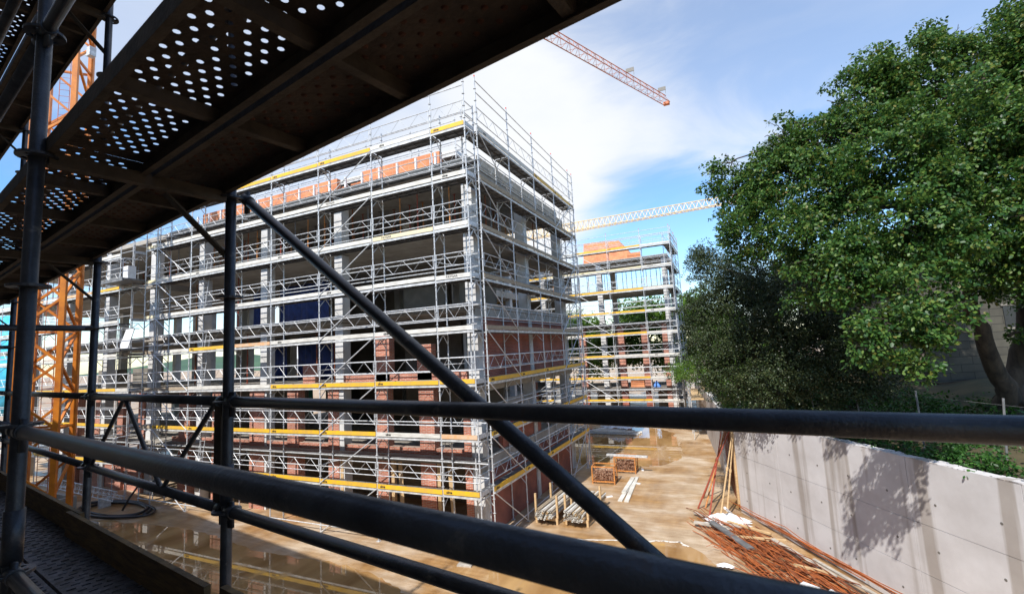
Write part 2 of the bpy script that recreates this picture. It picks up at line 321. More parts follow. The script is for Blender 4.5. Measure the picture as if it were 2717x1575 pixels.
def scaffold(name, label, org, rz, us, ktop, boards, braces=(), topz=None, inner=(), ends=(True, True), base_z=0., caps=True, skip=lambda i, k: False, k0=1, letters=True, ladders=()):
    """us: bay positions along local x; local y points to the wall; boards[k][i] material letter"""
    root = empty(name, label, 'scaffold', org, rz)
    H = topz or ktop*LIFT+2.1
    for u in us:
        for v in (0, .7):
            h = H if v == 0 else ktop*LIFT+1.1
            st = link('standard', sc_mesh('standard', h), root, (u, v, base_z))
            link('base_plate', sc_mesh('base', 0), st)
            if v == 0 and caps:
                c = MB(); c.tube((0, 0, h), (0, 0, h+.07), .03, 6)
                if 'cap' not in _sm: _sm['cap'] = None
                c.build('safety_cap', 'red_cap', st)
    code = {'w': 'board_white', 'y': 'yellow', 'd': 'board_wood', 'o': 'board_orange', 'c': 'board_cream', '-': None}
    for k in range(k0, ktop+1):
        z = k*LIFT
        for i in range(len(us)-1):
            if skip(i, k): continue
            L = us[i+1]-us[i]; p = (us[i], 0, z)
            link('deck_plank', sc_mesh('deck', L, 'galv_dark'), root, p)
            link('deck_edge', sc_mesh('edge', L, 'deck_white'), root, p)
            g = link('guardrail', sc_mesh('guard', L), root, p)
            link('inner_rail', sc_mesh('rail', L), root, p)
            row = boards.get(k, ''); ch = row[i] if i < len(row) else 'w'
            if code[ch]:
                tb = link('toe_board', sc_mesh('board', L, code[ch]), root, (p[0], p[1]+random.uniform(-.006, .004), p[2]+random.uniform(-.006, .02))); tb.rotation_euler = (random.uniform(-.05, .05), random.uniform(-.004, .004), 0)
                if letters and L > 1.2 and ch in 'ywc' and (i*3+k) % (1 if ch == 'y' else 2) == 0:
                    s_, ink = (('ulma', 'ink') if ch == 'y' or (i+k) % 3 else ('BAYGAR', 'ink_grey'))
                    t = link('lettering', text_mesh(s_, .10, ink), tb, (.16 if ch == 'y' else .5, -.037, .055))
        for i, u in enumerate(us):
            if i in (0, len(us)-1) or not (skip(i, k) and skip(i-1, k)):
                link('transom', sc_mesh('transom'), root, (u, 0, z))
        for e, i in zip(ends, (0, len(us)-1)):
            if e: link('end_rail', sc_mesh('endframe'), root, (us[i], 0, z))
    for i in range(len(us)-1):
        link('ledger', sc_mesh('ledger', us[i+1]-us[i]), root, (us[i], 0, .35))
        if topz:
            L = us[i+1]-us[i]
            for zz in (H-.1, H-.6): link('top_rail', sc_mesh('ledger', L), root, (us[i], 0, zz))
    for i, k_lo, k_hi in ladders:
        for k in range(k_lo, k_hi+1):
            link('ladder', sc_mesh('ladder'), root, (us[i]+(.5 if k % 2 else us[i+1]-us[i]-.6), .25, k*LIFT))
    for k in range(1, ktop, 2):
        for i in range(1, len(us)-1, 2): link('wall_tie', sc_mesh('wall_tie'), root, (us[i]+.06, 0, k*LIFT+.75))
    for i, kind, k_lo, k_hi in braces:
        for k in range(k_lo, k_hi+1):
            link('diagonal_brace', sc_mesh(kind, us[i+1]-us[i]), root, (us[i], 0, k*LIFT))
    for z, i0, i1 in inner:
        for i in range(i0, i1):
            link('bracket_deck', sc_mesh('inner_deck', us[i+1]-us[i], 'galv_dark'), root, (us[i], 0, z))
    return root

B, B0 = 3.11, 1.59
# main front: local x runs from the far end (left) to the corner (right)
front_us = [-(B0+B*k) for k in (6.35, 6, 5, 4, 3, 2, 1, 0)] + [0.]
fb = {8: 'wwyyywyyw'.replace(' ', ''), 7: 'cwwwwwwww', 6: 'cwwwwwcww', 5: 'cwwwwwww-', 4: 'dwyowwwwo', 3: 'ddwwyyyyc', 2: 'dyyyyywow', 1: 'wwyyyyyyc'}
fb[8] = 'wwwyyywyw'
scaffold('facade_scaffold', 'tall galvanised scaffold along the sunlit front of the near building with yellow boards low down', (0, 0, 0), 0, front_us, 8, fb,
         braces=((1, 'brace_down', 0, 6), (5, 'brace', 0, 7)), ladders=((2, 1, 6),), topz=18.3, inner=((3.05, 0, 8), (9.05, 0, 8), (14.9, 0, 8)))
# side facade (runs away from us): local x = +Y, wall is at -X  -> local y = -X
side_us = [0, 2.97, 5.95, 8.93, 11.9, 12.7]
sb = {8: 'wwyydw', 7: 'dddddd', 6: 'dddddd', 5: 'dddddd', 4: 'dddddd', 3: 'yyyyyy', 2: 'yyyyyy', 1: 'yyyyyy'}
scaffold('facade_scaffold', 'scaffold in shade along the receding side of the near building above the pallets', (.157, .687, 0), pi/2, side_us, 8, sb,
         braces=((0, 'brace_down', 0, 7), (4, 'brace', 0, 7), (3, 'brace', 0, 7)), topz=18.3, ends=(False, True))
# wing continuing to the left
wing_us = [-(1.59+B*7.95), -(1.59+B*7.5)][:1]
wing_us = [-42.6, -39.5, -36.4, -33.3, -30.2, -27.1, -24.0, -22.7]
wb = {7: 'wwwwwww', 6: 'wwowoyw', 5: 'wwwwwww', 4: 'wwwwwww', 3: 'wwyyyyw', 2: 'wwyyyyw', 1: 'wwyyyyw'}
scaffold('facade_scaffold', 'farther left scaffold in front of the open floors behind the orange crane mast', (0, 0, 0), 0, wing_us, 7, wb,
         braces=((2, 'brace_down', 0, 5),), inner=((9.05, 0, 7), (3.05, 0, 7)), skip=lambda i, k: i == 6 and k in (5, 7, 2))
# far wing across the yard
YF = 28.3
far_us = [-13.7, -10.6, -7.5, -4.4, -1.3, 1.8, 4.4]
fbf = {8: 'wwwyyw', 7: 'yycccw', 6: 'yyyyyw', 5: 'wwyyyw', 4: 'wwwyyw', 3: 'wyyyww', 2: 'yyyyyw', 1: 'yywyyw'}
scaffold('facade_scaffold', 'distant scaffold with yellow toe boards on the far wing beside the trees', (0, YF, 0), 0, far_us, 8, fbf,
         braces=((3, 'brace_down', 1, 7), (1, 'brace', 0, 7)), topz=17.6, inner=((9.05, 0, 6),))
far_side = [0, 2.97, 5.95]
scaffold('facade_scaffold', 'short end scaffold of the far wing seen edge on against the trees', (4.45, YF+.7, 0), pi/2, far_side, 8, {}, topz=17.6, ends=(False, True), letters=False)
# rooftop guard scaffold
scaffold('roof_scaffold', 'light guard scaffold standing on the roof behind the top yellow boards', (0, 4.6, 15.3), 0, [-21.5, -18.4, -15.3, -12.2, -9.1, -6.0, -3.2], 1, {1: 'wwwwww'}, topz=3.9, caps=False, letters=False)

# access landings between the two front scaffolds
for k, z, lab in ((0, 12.3, 'upper loading landing with bent rails and a pale blue box between the front scaffolds'), (1, 8.4, 'middle loading landing with bent rails between the front scaffolds'), (2, 2.6, 'lowest loading landing with grey deck between the front scaffolds')):
    r = empty('loading_platform', lab, 'platform', (-24.0, -1.1, z), 0, 'loading platforms between the front scaffolds')
    b = MB(); b.box(0, 0, -.08, 2.6, 1.4, 0); b.bar((0, .02, -.1), (2.6, .02, -.1), .06, .12); b.build('deck_plank', 'galv_dark', r)
    b = MB()
    for x in (0, 1.3, 2.6): b.path([(x, 0, 0), (x, 0, 1.0), (x+.05 if x < 2 else x-.05, .08, 1.1), (x, .9, 1.1)], .024)
    for zz in (.55, 1.05): b.tube((0, 0, zz), (2.6, 0, zz), .022)
    b.build('guardrail', 'galv', r)
b = MB(); b.box(-.26, -.2, 0, .26, .2, .8); b.box(-.22, -.215, .08, .22, -.2, .72)
tag(b.build('storage_box', 'white_paint', loc=(-22.2, -.4, 12.3)), 'pale blue white box standing on the upper loading landing', 'box')
b = MB(); b.quad((-.4, -.1, 0), (.5, -.1, 0), (.8, .05, 1.1), (.0, .05, 1.1)); b.quad((-.4, -.06, 0), (.0, .09, 1.1), (.8, .09, 1.1), (.5, -.06, 0)); b.quad((-.4, -.1, 0), (0, .05, 1.1), (0, .09, 1.1), (-.4, -.06, 0)); b.quad((.5, -.1, 0), (.5, -.06, 0), (.8, .09, 1.1), (.8, .05, 1.1))
tag(b.build('leaning_sheet', 'white_paint', loc=(-22.2, -.5, 8.4)), 'white panel leaning on the middle loading landing', 'panel')

# ------------------------------------------------------------------ the buildings
SL = [3.05, 6.12, 9.15, 12.42, 15.3]
def building(label, x0, x1, y0, y1, cols_x, cols_y, light_front=True, holes=()):
    r = empty('concrete_building', label, 'building', (x0, y0, 0))
    for z in SL:
        b = MB(); b.box(0, 0, z-.27, x1-x0, y1-y0, z)
        # waffle coffers read as joints under the slab
        y = .55
        while y < min(y1-y0-.4, 11): b.box(.3, y, z-.282, x1-x0-.3, y+.10, z-.27); y += .8
        b.build('slab', 'conc', r)
        b = MB(); b.box(-.012, -.012, z-.275, x1-x0+.012, .0, z+.004); b.box(x1-x0, 0.002, z-.55, x1-x0+.012, y1-y0, z+.004); b.build('slab_edge', 'conc', r)
    zs = [0]+SL
    for a, c in zip(zs[:-1], zs[1:]):
        for cx in cols_x:
            for cy in cols_y:
                b = MB(); b.box(-.24, -.24, a, .24, .24, c-.31)
                b.build('column', 'conc_light', r, loc=(cx-x0, cy-y0, 0))
    return r
bl = building('near concrete building frame wrapped in scaffolding with brick piers on its lower floors', -21.5, -.6, 1.2, 13.2, [-.85, -8.05, -13.25, -18.5], [1.62, 6.9, 12.4])
def part_box(name, m, root, x0, y0, z0, x1, y1, z1):
    b = MB(); b.box(x0, y0, z0, x1, y1, z1); o = b.build(name, m, root); o.matrix_parent_inverse = Matrix.Translation(-root.location); return o
# brick piers on the two lower floors
for (a, c) in ((0, 2.74), (3.05, 5.84)):
    for xa, xb in ((1001, 1034), (1119, 1159), (873, 902), (763, 792), (661, 700), (560, 590), (470, 500)):
        X0 = ony(xa, 1300, 1.36).x; X1 = ony(xb, 1300, 1.36).x
        part_box('brick_pier', 'brick', bl, X0, 1.345, a, X1, 1.75, c)
    part_box('brick_pier', 'brick', bl, -1.42, 1.345, a, -1.10, 1.75, c)
for xa in (1040, 1162, 905): 
    X0 = ony(xa, 1300, 1.36).x; part_box('door_jamb', 'timber', bl, X0, 1.35, 0, X0+.16, 1.5, 2.74)
# brick piers (half built) on the third floor and low brick courses
for xa, xb, h in ((1001, 1037, 2.05), (1110, 1148, 1.5), (690, 720, .0), (808, 840, .9)):
    if h: part_box('brick_pier', 'brick', bl, ony(xa, 950, 1.5).x, 1.4, 6.12, ony(xb, 950, 1.5).x, 1.75, 6.12+h)
part_box('brick_course', 'brick', bl, -8.0, 1.4, 6.12, -1.2, 1.68, 6.45)
part_box('brick_course', 'brick', bl, -21, 1.42, 3.05, -1.2, 1.68, 3.32)
# side walls
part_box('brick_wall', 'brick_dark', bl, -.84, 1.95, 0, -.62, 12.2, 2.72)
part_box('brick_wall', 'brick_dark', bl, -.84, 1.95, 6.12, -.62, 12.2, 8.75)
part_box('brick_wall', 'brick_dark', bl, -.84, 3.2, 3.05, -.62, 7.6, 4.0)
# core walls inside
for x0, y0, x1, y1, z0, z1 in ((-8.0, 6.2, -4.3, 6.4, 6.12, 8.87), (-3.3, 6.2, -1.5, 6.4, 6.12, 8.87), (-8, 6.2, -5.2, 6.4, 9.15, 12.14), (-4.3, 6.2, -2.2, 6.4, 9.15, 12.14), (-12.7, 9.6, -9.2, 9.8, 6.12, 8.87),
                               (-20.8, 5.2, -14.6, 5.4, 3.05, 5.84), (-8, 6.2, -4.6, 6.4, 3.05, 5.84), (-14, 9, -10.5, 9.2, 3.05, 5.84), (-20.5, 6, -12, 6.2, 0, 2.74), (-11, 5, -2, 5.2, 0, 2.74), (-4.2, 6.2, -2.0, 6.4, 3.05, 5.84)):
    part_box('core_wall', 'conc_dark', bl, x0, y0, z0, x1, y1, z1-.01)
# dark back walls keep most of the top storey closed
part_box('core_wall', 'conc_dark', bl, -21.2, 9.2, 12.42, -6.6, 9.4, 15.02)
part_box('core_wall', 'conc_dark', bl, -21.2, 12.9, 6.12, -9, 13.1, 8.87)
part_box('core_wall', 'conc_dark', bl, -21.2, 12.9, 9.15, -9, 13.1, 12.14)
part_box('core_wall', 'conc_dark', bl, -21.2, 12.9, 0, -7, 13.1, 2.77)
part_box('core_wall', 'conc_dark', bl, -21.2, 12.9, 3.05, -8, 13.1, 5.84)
# roof storey of terracotta block, behind white studs
for x0, x1 in ((-21, -16.4), (-16.0, -9.6), (-7.9, -3.1)):
    part_box('block_wall', 'terracotta', bl, x0, 2.9, 15.3, x1, 3.15, 16.75)
part_box('block_wall', 'terracotta', bl, -9.6, 3.9, 15.3, -7.9, 4.1, 16.75)
part_box('block_wall', 'terracotta', bl, -3.1, 3.15, 15.3, -2.88, 8.5, 16.0)
x = -20.6
while x < -2:
    part_box('stud', 'white_paint', bl, x, 2.3, 15.3, x+.09, 2.39, 16.4)
    if random.random() < .6: part_box('block_wall', 'terracotta', bl, x+.4, 2.84, 15.3, x+.75, 2.895, 15.3+.4+random.random()*.5)
    x += 1.1
part_box('parapet', 'conc_light', bl, -21, 2.0, 15.304, -3, 2.12, 15.5)
part_box('parapet', 'conc_light', bl, -.86, 2.2, 15.304, -.74, 12.6, 15.75)

wl = building('open left wing of the concrete frame with sky showing between its floors', -44, -21.9, 1.32, 12.0, [-23.3, -28.4, -33.5, -38.6], [1.62, 7.2, 11.5])
for (a, c) in ((0, 2.74), (3.05, 5.84)):
    for x in (-24.3, -26.6, -29.2, -32, -35):
        part_box('brick_pier', 'brick', wl, x, 1.345, a, x+.62, 1.75, c)
part_box('brick_wall', 'brick', wl, -31.2, 1.5, 0, -24.5, 1.7, 1.35)
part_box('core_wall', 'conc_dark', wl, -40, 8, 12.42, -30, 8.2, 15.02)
for x in (-26.8, -31): part_box('stacked_block', 'conc_dark', wl, x, 2.2, 6.12, x+1.9, 3.0, 7.3)

fl = building('far wing of the concrete frame with brick piers seen across the muddy yard', -16, 3.9, 29.65, 36.5, [3.6, -2.6, -8.6, -13.6], [29.95, 36.1])
for a, c in ((0, 2.74), (3.05, 5.84), (6.12, 8.87)):
    for x in (-1.25, 1.0, -5.0, -7.2, -10.5):
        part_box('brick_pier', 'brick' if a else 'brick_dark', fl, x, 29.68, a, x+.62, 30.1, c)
    part_box('brick_pier', 'brick', fl, 2.9, 29.68, a, 3.34, 30.1, c)
for x0, x1, z0, z1 in ((-15.8, -9, 0, 2.77), (-15.8, -9, 3.05, 5.84), (-15.8, -8, 6.12, 8.87), (-4.5, -2.2, 0, 2.77), (1.6, 3.2, 0, 2.77), (-15.8, -7.5, 9.15, 12.14), (-15.8, -6.5, 12.42, 15.02), (2.4, 3.5, 6.12, 8.87)):
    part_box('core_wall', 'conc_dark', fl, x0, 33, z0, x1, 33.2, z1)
b = MB(); v = [(-4.3, 30.6, 15.3), (.9, 30.6, 15.3), (.9, 34, 15.3), (-4.3, 34, 15.3), (-4.3, 31.2, 17.7), (-.7, 31.2, 17.5), (-.7, 33.4, 17.5), (-4.3, 33.4, 17.7)]
b.v = v; b.f = [(0, 1, 5, 4), (1, 2, 6, 5), (2, 3, 7, 6), (3, 0, 4, 7), (4, 5, 6, 7)]
o = b.build('roof_storey', 'terracotta', fl); o.matrix_parent_inverse = Matrix.Translation(-fl.location)
part_box('block_wall', 'terracotta', fl, .2, 30.3, 15.3, 1.5, 30.5, 15.9)

kl = building('middle link of the concrete frame running back to the far wing', -20.5, -9.5, 14.2, 28.6, [-9.8, -15, -20.2], [14.6, 19, 24, 28.2])
for (a, c) in ((0, 2.77), (3.05, 5.84), (6.12, 8.87), (9.15, 12.14), (12.42, 15.02)):
    part_box('core_wall', 'conc_dark', kl, -17, 15, a, -16.8, 28, c)
# sheets and props standing inside the floors
def sheet(name, m, label, x0, x1, y, z0, z1, cat='tarpaulin', amp=.06, n=26, group=None):
    b = MB()
    for i in range(n+1):
        x = x0+(x1-x0)*i/n; yy = y+amp*sin(i*1.9)+amp*.6*sin(i*.7+1)
        for j in range(3): b.v.append((x, yy+amp*.4*sin(j*2+i), z0+(z1-z0)*j/2))
    for i in range(n):
        for j in range(2): k = i*3+j; b.f.append((k, k+3, k+4, k+1))
    o = b.build(name, m, smooth=True); md = o.modifiers.new('thickness', 'SOLIDIFY'); md.thickness = .012
    return tag(o, label, cat, group)
sheet('blue_tarpaulin', 'blue_tarp', 'dark blue sheet hanging on the fourth floor of the near building', -15.6, -11.6, 4.2, 9.15, 11.6)
sheet('blue_tarpaulin', 'blue_tarp', 'short dark blue sheet hanging one bay farther left on the fourth floor', -17.7, -15.9, 4.0, 9.15, 11.5)
sheet('blue_tarpaulin', 'blue_tarp', 'dark blue sheet hanging on the third floor under the larger blue sheet', -14.6, -11.0, 4.6, 6.15, 8.6)
sheet('blue_tarpaulin', 'blue_tarp', 'narrow dark blue sheet on the third floor beside a column', -17.6, -15.2, 4.4, 6.15, 8.6)
sheet('green_netting', 'net_green', 'green debris netting hanging behind the lower floors of the left wing', -40, -22.2, 12.6, .8, 5.4, 'netting', .1)
sheet('blue_netting', 'net_blue', 'bright blue netting at the far left end of the scaffold', ony(-140, 880, 3).x, ony(36, 880, 3).x, 3, 4, 12.5, 'netting', .15)
_pm = {}
def prop_mesh(kind, h):
    k = (kind, round(h, 2))
    if k not in _pm:
        b = MB(); b.tube((0, 0, .01), (0, 0, h*.58), .034, 7); b.tube((0, 0, h*.5), (0, 0, h-.01), .026, 7); b.box(-.07, -.07, 0, .07, .07, .01); b.box(-.09, -.05, h-.012, .09, .05, h-.002)
        b.tube((-.06, 0, h*.56), (.08, 0, h*.56), .012, 5)
        _pm[k] = b.mesh('shoring_prop', kind)
    return _pm[k]
def props(lo, hi, pts, label, kinds, group):
    for x, y in pts:
        k = kinds[int(random.random()*len(kinds))]
        tag(link('shoring_prop', prop_mesh(k, hi-lo), None, (x, y, lo), random.random()*3), label, 'shoring prop', group)
kk = ['orange_prop', 'orange_prop', 'red_prop', 'galv_dark', 'rust']
pts = [(-20.8+i*.98+random.uniform(-.12, .12), y+random.uniform(-.2, .2)) for y in (2.3, 4.4, 6.6) for i in range(21)]
props(12.42, 15.02, pts, 'slim rusty or orange shoring prop holding up the top slab of the near building', kk, 'shoring props on the top floor of the near building')
pts = [(-1.5, 2.8+i*1.5) for i in range(6)] + [(-2.9, 3.4+i*1.5) for i in range(6)]
props(12.42, 15.02, pts, 'shoring prop near the shaded side edge of the top floor', kk, 'shoring props along the side of the top floor')
pts = [(-15.3+i*.95, y) for y in (30.6, 33.5) for i in range(20)]
props(12.42, 15.02, pts, 'slim shoring prop under the top slab of the far wing', ['galv_dark', 'galv_dark', 'orange_prop'], 'shoring props in the far wing')
pts = [(-40+i*.9, y) for y in (2.6, 6.5) for i in range(20)]
props(12.42, 15.02, pts, 'slim shoring prop under the top slab of the open left wing', ['galv_dark', 'galv_dark', 'red_prop'], 'shoring props in the left wing')
props(9.15, 12.14, [(-20.6, 2.4), (-19.6, 2.2), (-17.8, 2.3), (-19.2, 3.2), (-16.9, 2.5)], 'red shoring prop at the left end of the fourth floor of the near building', ['red_prop', 'orange_prop'], 'props on the fourth floor')
props(6.12, 8.87, [(-20.6, 2.4), (-19.6, 2.2), (-17.4, 2.3), (-16.2, 2.6), (-10.6, 2.4), (-9.6, 2.6)], 'thin rusty shoring prop on the third floor of the near building', ['red_prop', 'rust'], 'props on the third floor')
props(3.05, 5.84, [(-20.6, 2.4), (-19.6, 2.2), (-17.4, 2.3), (-15.6, 2.6)], 'red shoring prop between brick piers on the second floor', ['red_prop'], 'props on the second floor')
for i, (x, y, lab) in enumerate(((-4.55, 1.0, 'timber plank leaning beside a brick pier at ground level'), (-2.05, 1.0, 'timber plank leaning at the corner opening at ground level'))):
    b = MB(); b.bar((0, 0, 0.02), (-.55, .55, 2.7), .16, .05); tag(b.build('leaning_plank', 'timber', loc=(x+.3, y, 0)), lab, 'plank')

# ------------------------------------------------------------------ ground
WD = Vector((-.517, .856, 0)); WN = Vector((-.856, -.517, 0)); W0 = Vector((8.30, 7.10, 0))   # retaining wall: direction away, normal to the site, far lower corner
def ground_material():
    m = bpy.data.materials.new('muddy_concrete'); m.use_nodes = True; t = m.node_tree; b = t.nodes['Principled BSDF']
    def N(x): return t.nodes.new(x)
    tcn = N('ShaderNodeTexCoord')
    def noise(sc, det=6, st=(1, 1, 1), rot=0.):
        mpn = N('ShaderNodeMapping'); mpn.inputs['Scale'].default_value = st; mpn.inputs['Rotation'].default_value = (0, 0, rot); t.links.new(tcn.outputs['Object'], mpn.inputs[0])
        n = N('ShaderNodeTexNoise'); n.inputs['Scale'].default_value = sc; n.inputs['Detail'].default_value = det; n.inputs['Roughness'].default_value = .6; t.links.new(mpn.outputs[0], n.inputs['Vector']); return n.outputs[0]
    def ramp(v, stops):
        r = N('ShaderNodeValToRGB'); e = r.color_ramp.elements
        e[0].position, e[0].color = stops[0][0], (*stops[0][1], 1); e[1].position, e[1].color = stops[-1][0], (*stops[-1][1], 1)
        for p, c in stops[1:-1]: q = e.new(p); q.color = (*c, 1)
        t.links.new(v, r.inputs[0]); return r.outputs[0]
    dry = ramp(noise(.9, 8), [(.3, (.36, .255, .155)), (.5, (.50, .39, .27)), (.7, (.62, .53, .42))])
    mud = ramp(noise(1.6, 8, (1, .28, 1), .17), [(.3, (.24, .125, .045)), (.55, (.40, .23, .09)), (.75, (.52, .36, .19))])
    wet = ramp(noise(.22, 5, (1, 1.6, 1), .2), [(.40, (0, 0, 0)), (.58, (1, 1, 1))])
    mx = N('ShaderNodeMix'); mx.data_type = 'RGBA'; t.links.new(wet, mx.inputs[0]); t.links.new(dry, mx.inputs[6]); t.links.new(mud, mx.inputs[7])
    # tyre smears and fine grit
    sm = ramp(noise(2.2, 10, (.16, 2.2, 1), 1.35), [(.40, (.80, .75, .70)), (.6, (1.08, 1.08, 1.08))]); gr = ramp(noise(38, 4), [(.35, (.72, .70, .66)), (.6, (1.06, 1.05, 1.04))])
    m1 = N('ShaderNodeMix'); m1.data_type = 'RGBA'; m1.blend_type = 'MULTIPLY'; m1.inputs[0].default_value = .75; t.links.new(mx.outputs[2], m1.inputs[6]); t.links.new(sm, m1.inputs[7])
    m2 = N('ShaderNodeMix'); m2.data_type = 'RGBA'; m2.blend_type = 'MULTIPLY'; m2.inputs[0].default_value = .8; t.links.new(m1.outputs[2], m2.inputs[6]); t.links.new(gr, m2.inputs[7]); t.links.new(m2.outputs[2], b.inputs['Base Color'])
    rr = N('ShaderNodeMapRange'); rr.inputs['To Min'].default_value = .75; rr.inputs['To Max'].default_value = .30; t.links.new(wet, rr.inputs[0]); t.links.new(rr.outputs[0], b.inputs['Roughness'])
    bp = N('ShaderNodeBump'); bp.inputs['Strength'].default_value = .35; bp.inputs['Distance'].default_value = .035; t.links.new(noise(9, 12), bp.inputs['Height']); t.links.new(bp.outputs[0], b.inputs['Normal'])
    return m
M['ground'] = ground_material()
b = MB(); b.quad((-2500, -600, 0), (2500, -600, 0), (2500, 3000, 0), (-2500, 3000, 0)); tag(b.build('ground', 'ground'), kind='structure')
def puddle_material():
    m = bpy.data.materials.new('muddy_water'); m.use_nodes = True; t = m.node_tree; b = t.nodes['Principled BSDF']
    b.inputs['Roughness'].default_value = .025; b.inputs['IOR'].default_value = 1.45; b.inputs['Specular IOR Level'].default_value = .75
    tcn = t.nodes.new('ShaderNodeTexCoord'); mpn = t.nodes.new('ShaderNodeMapping'); mpn.inputs['Scale'].default_value = (1, .3, 1); mpn.inputs['Rotation'].default_value = (0, 0, .2); t.links.new(tcn.outputs['Object'], mpn.inputs[0])
    n = t.nodes.new('ShaderNodeTexNoise'); n.inputs['Scale'].default_value = .8; n.inputs['Detail'].default_value = 8; t.links.new(mpn.outputs[0], n.inputs['Vector'])
    r = t.nodes.new('ShaderNodeValToRGB'); e = r.color_ramp.elements; e[0].position = .3; e[0].color = (.24, .12, .04, 1); e[1].position = .72; e[1].color = (.50, .31, .13, 1)
    t.links.new(n.outputs[0], r.inputs[0]); t.links.new(r.outputs[0], b.inputs['Base Color'])
    n3 = t.nodes.new('ShaderNodeTexNoise'); n3.inputs['Scale'].default_value = .55; n3.inputs['Detail'].default_value = 7; n3.inputs['Roughness'].default_value = .65; t.links.new(mpn.outputs[0], n3.inputs['Vector'])
    mr3 = t.nodes.new('ShaderNodeMapRange'); mr3.inputs['From Min'].default_value = .53; mr3.inputs['From Max'].default_value = .68; mr3.inputs['To Min'].default_value = .02; mr3.inputs['To Max'].default_value = .30
    t.links.new(n3.outputs[0], mr3.inputs[0]); t.links.new(mr3.outputs[0], b.inputs['Roughness'])
    n2 = t.nodes.new('ShaderNodeTexNoise'); n2.inputs['Scale'].default_value = 3; t.links.new(tcn.outputs['Object'], n2.inputs['Vector'])
    bp = t.nodes.new('ShaderNodeBump'); bp.inputs['Strength'].default_value = .012; bp.inputs['Distance'].default_value = .01; t.links.new(n2.outputs[0], bp.inputs['Height']); t.links.new(bp.outputs[0], b.inputs['Normal'])
    return m
M['puddle'] = puddle_material()
M['foam'] = mat('dried_lime_line', (.75, .70, .62), .8, 0, .2, 6)
def puddle(pts, seed, jit=.12, sub=14):
    rr = random.Random(seed); out = []
    n = len(pts)
    for i in range(n):
        p0, p1, p2, p3 = [Vector((*pts[(i+k) % n], 0)) for k in (-1, 0, 1, 2)]
        for s in range(sub):
            u = s/sub; q = .5*((2*p1)+(p2-p0)*u+(2*p0-5*p1+4*p2-p3)*u*u+(3*p1-p0-3*p2+p3)*u**3)
            out.append((q.x+rr.uniform(-jit, jit), q.y+rr.uniform(-jit, jit), .004))
    b = MB(); b.quad(*out); return tag(b.build('puddle_water', 'puddle'), kind='structure'), out
puddle([(-24, -3.4), (-15, -1.6), (-9, -2.2), (-4.4, -2.1), (-1.2, -2.9), (.8, -4.5), (-1, -8), (-12, -9), (-22, -8)], 1, .10)
puddle([(-2.6, 14.5), (.5, 13.2), (3.4, 13.6), (5.0, 16), (4.6, 21), (2.5, 26), (-2.5, 26.2), (-4.5, 22)], 2, .16)
p3, out3 = puddle([(.3, 1.0), (2.2, 2.3), (4.6, 2.9), (6.4, 3.2), (7.6, 1.0), (6.5, -2.2), (3.2, -2.6), (1.0, -1.4)], 3, .05)
b = MB()
for i in range(0, 44):
    a, c = Vector(out3[i]), Vector(out3[i+1]); d = (c-a).normalized(); s = Vector((-d.y, d.x, 0))*(.03+.03*random.random())
    up = Vector((0, 0, .005)); b.quad(a-s*2+up, c-s*2+up, c+up, a+up)
tag(b.build('lime_line_marking', 'foam'), kind='structure')

# upper ground behind the retaining wall
D2 = Vector((-.12, .993, 0)).normalized(); N2 = Vector((-D2.y, D2.x, 0))
def wall_pt(t, off=0., z=0.):
    k = min(1, max(0, t/4+.5)); k = k*k*(3-2*k); nn = (WN*(1-k)+N2*k).normalized()
    p = W0 + (WD*t if t < 0 else D2*t) + nn*off; return Vector((p.x, p.y, z))
b = MB(); nt, ns = 40, 26
for i in range(nt+1):
    t = -26+i*1.45
    for j in range(ns+1):
        s = -.28-(j/ns)**1.6*70
        p = wall_pt(t, s); h = 3.72+1.15*min(1, max(0, (-s-.6)/6))+.16*sin(t*.9+s)+.12*sin(t*2.3-s*1.7)
        h += max(0, (-s-20))*.12
        if j == 0: h = 3.62
        b.v.append((p.x, p.y, h))
for i in range(nt):
    for j in range(ns): k = i*(ns+1)+j; b.f.append((k, k+1, k+ns+2, k+ns+1))
tag(b.build('upper_terrain', 'soil', smooth=True), kind='structure')
# hill and town seen through the open floors on the left
M['hill'] = mat('wooded_hill', (.05, .11, .05), .95, 0, .4, .01, col2=(.03, .07, .045), detail=9)
for nm, cx, cy, w, h, dpt in (('far_hill', -900, 820, 700, 62, 260), ('near_hill', -330, 420, 190, 26, 90)):
    b = MB(); n = 60
    for i in range(n+1):
        a = i/n; x = cx-w+2*w*a; hh = h*(sin(pi*a)**.7)*(.75+.25*sin(a*9+1)+.06*sin(a*47))
        b.v += [(x, cy-dpt, 0), (x, cy-dpt*.3, hh*.7), (x, cy, hh), (x, cy+dpt, 0)]
    for i in range(n):
        for j in range(3): k = i*4+j; b.f.append((k, k+4, k+5, k+1))
    tag(b.build(nm, 'hill', smooth=True), kind='structure')
hm = []
for v_ in range(3):
    b = MB(); w, d, h = (14, 10, 12), (20, 12, 18), (10, 10, 9)
    W_, D_, H_ = (w, d, h)[v_]
    b.box(-W_/2, -D_/2, 0, W_/2, D_/2, H_); b.v += [(-W_/2-.4, -D_/2-.4, H_), (W_/2+.4, -D_/2-.4, H_), (W_/2+.4, D_/2+.4, H_), (-W_/2-.4, D_/2+.4, H_), (-W_/2+3, 0, H_+3), (W_/2-3, 0, H_+3)]
    k = 8; b.f += [(k, k+1, k+5, k+4), (k+2, k+3, k+4, k+5), (k+1, k+2, k+5), (k+3, k, k+4)]; hm.append(b.mesh('distant_house', 'white_paint'))
for i in range(12):
    a = -120-random.random()*190
    tag(link('distant_house', hm[i % 3], None, (a, 190+random.random()*130, 0), random.random()), 'small pale house far off below the hills behind the left wing', 'house', 'distant houses below the hills')

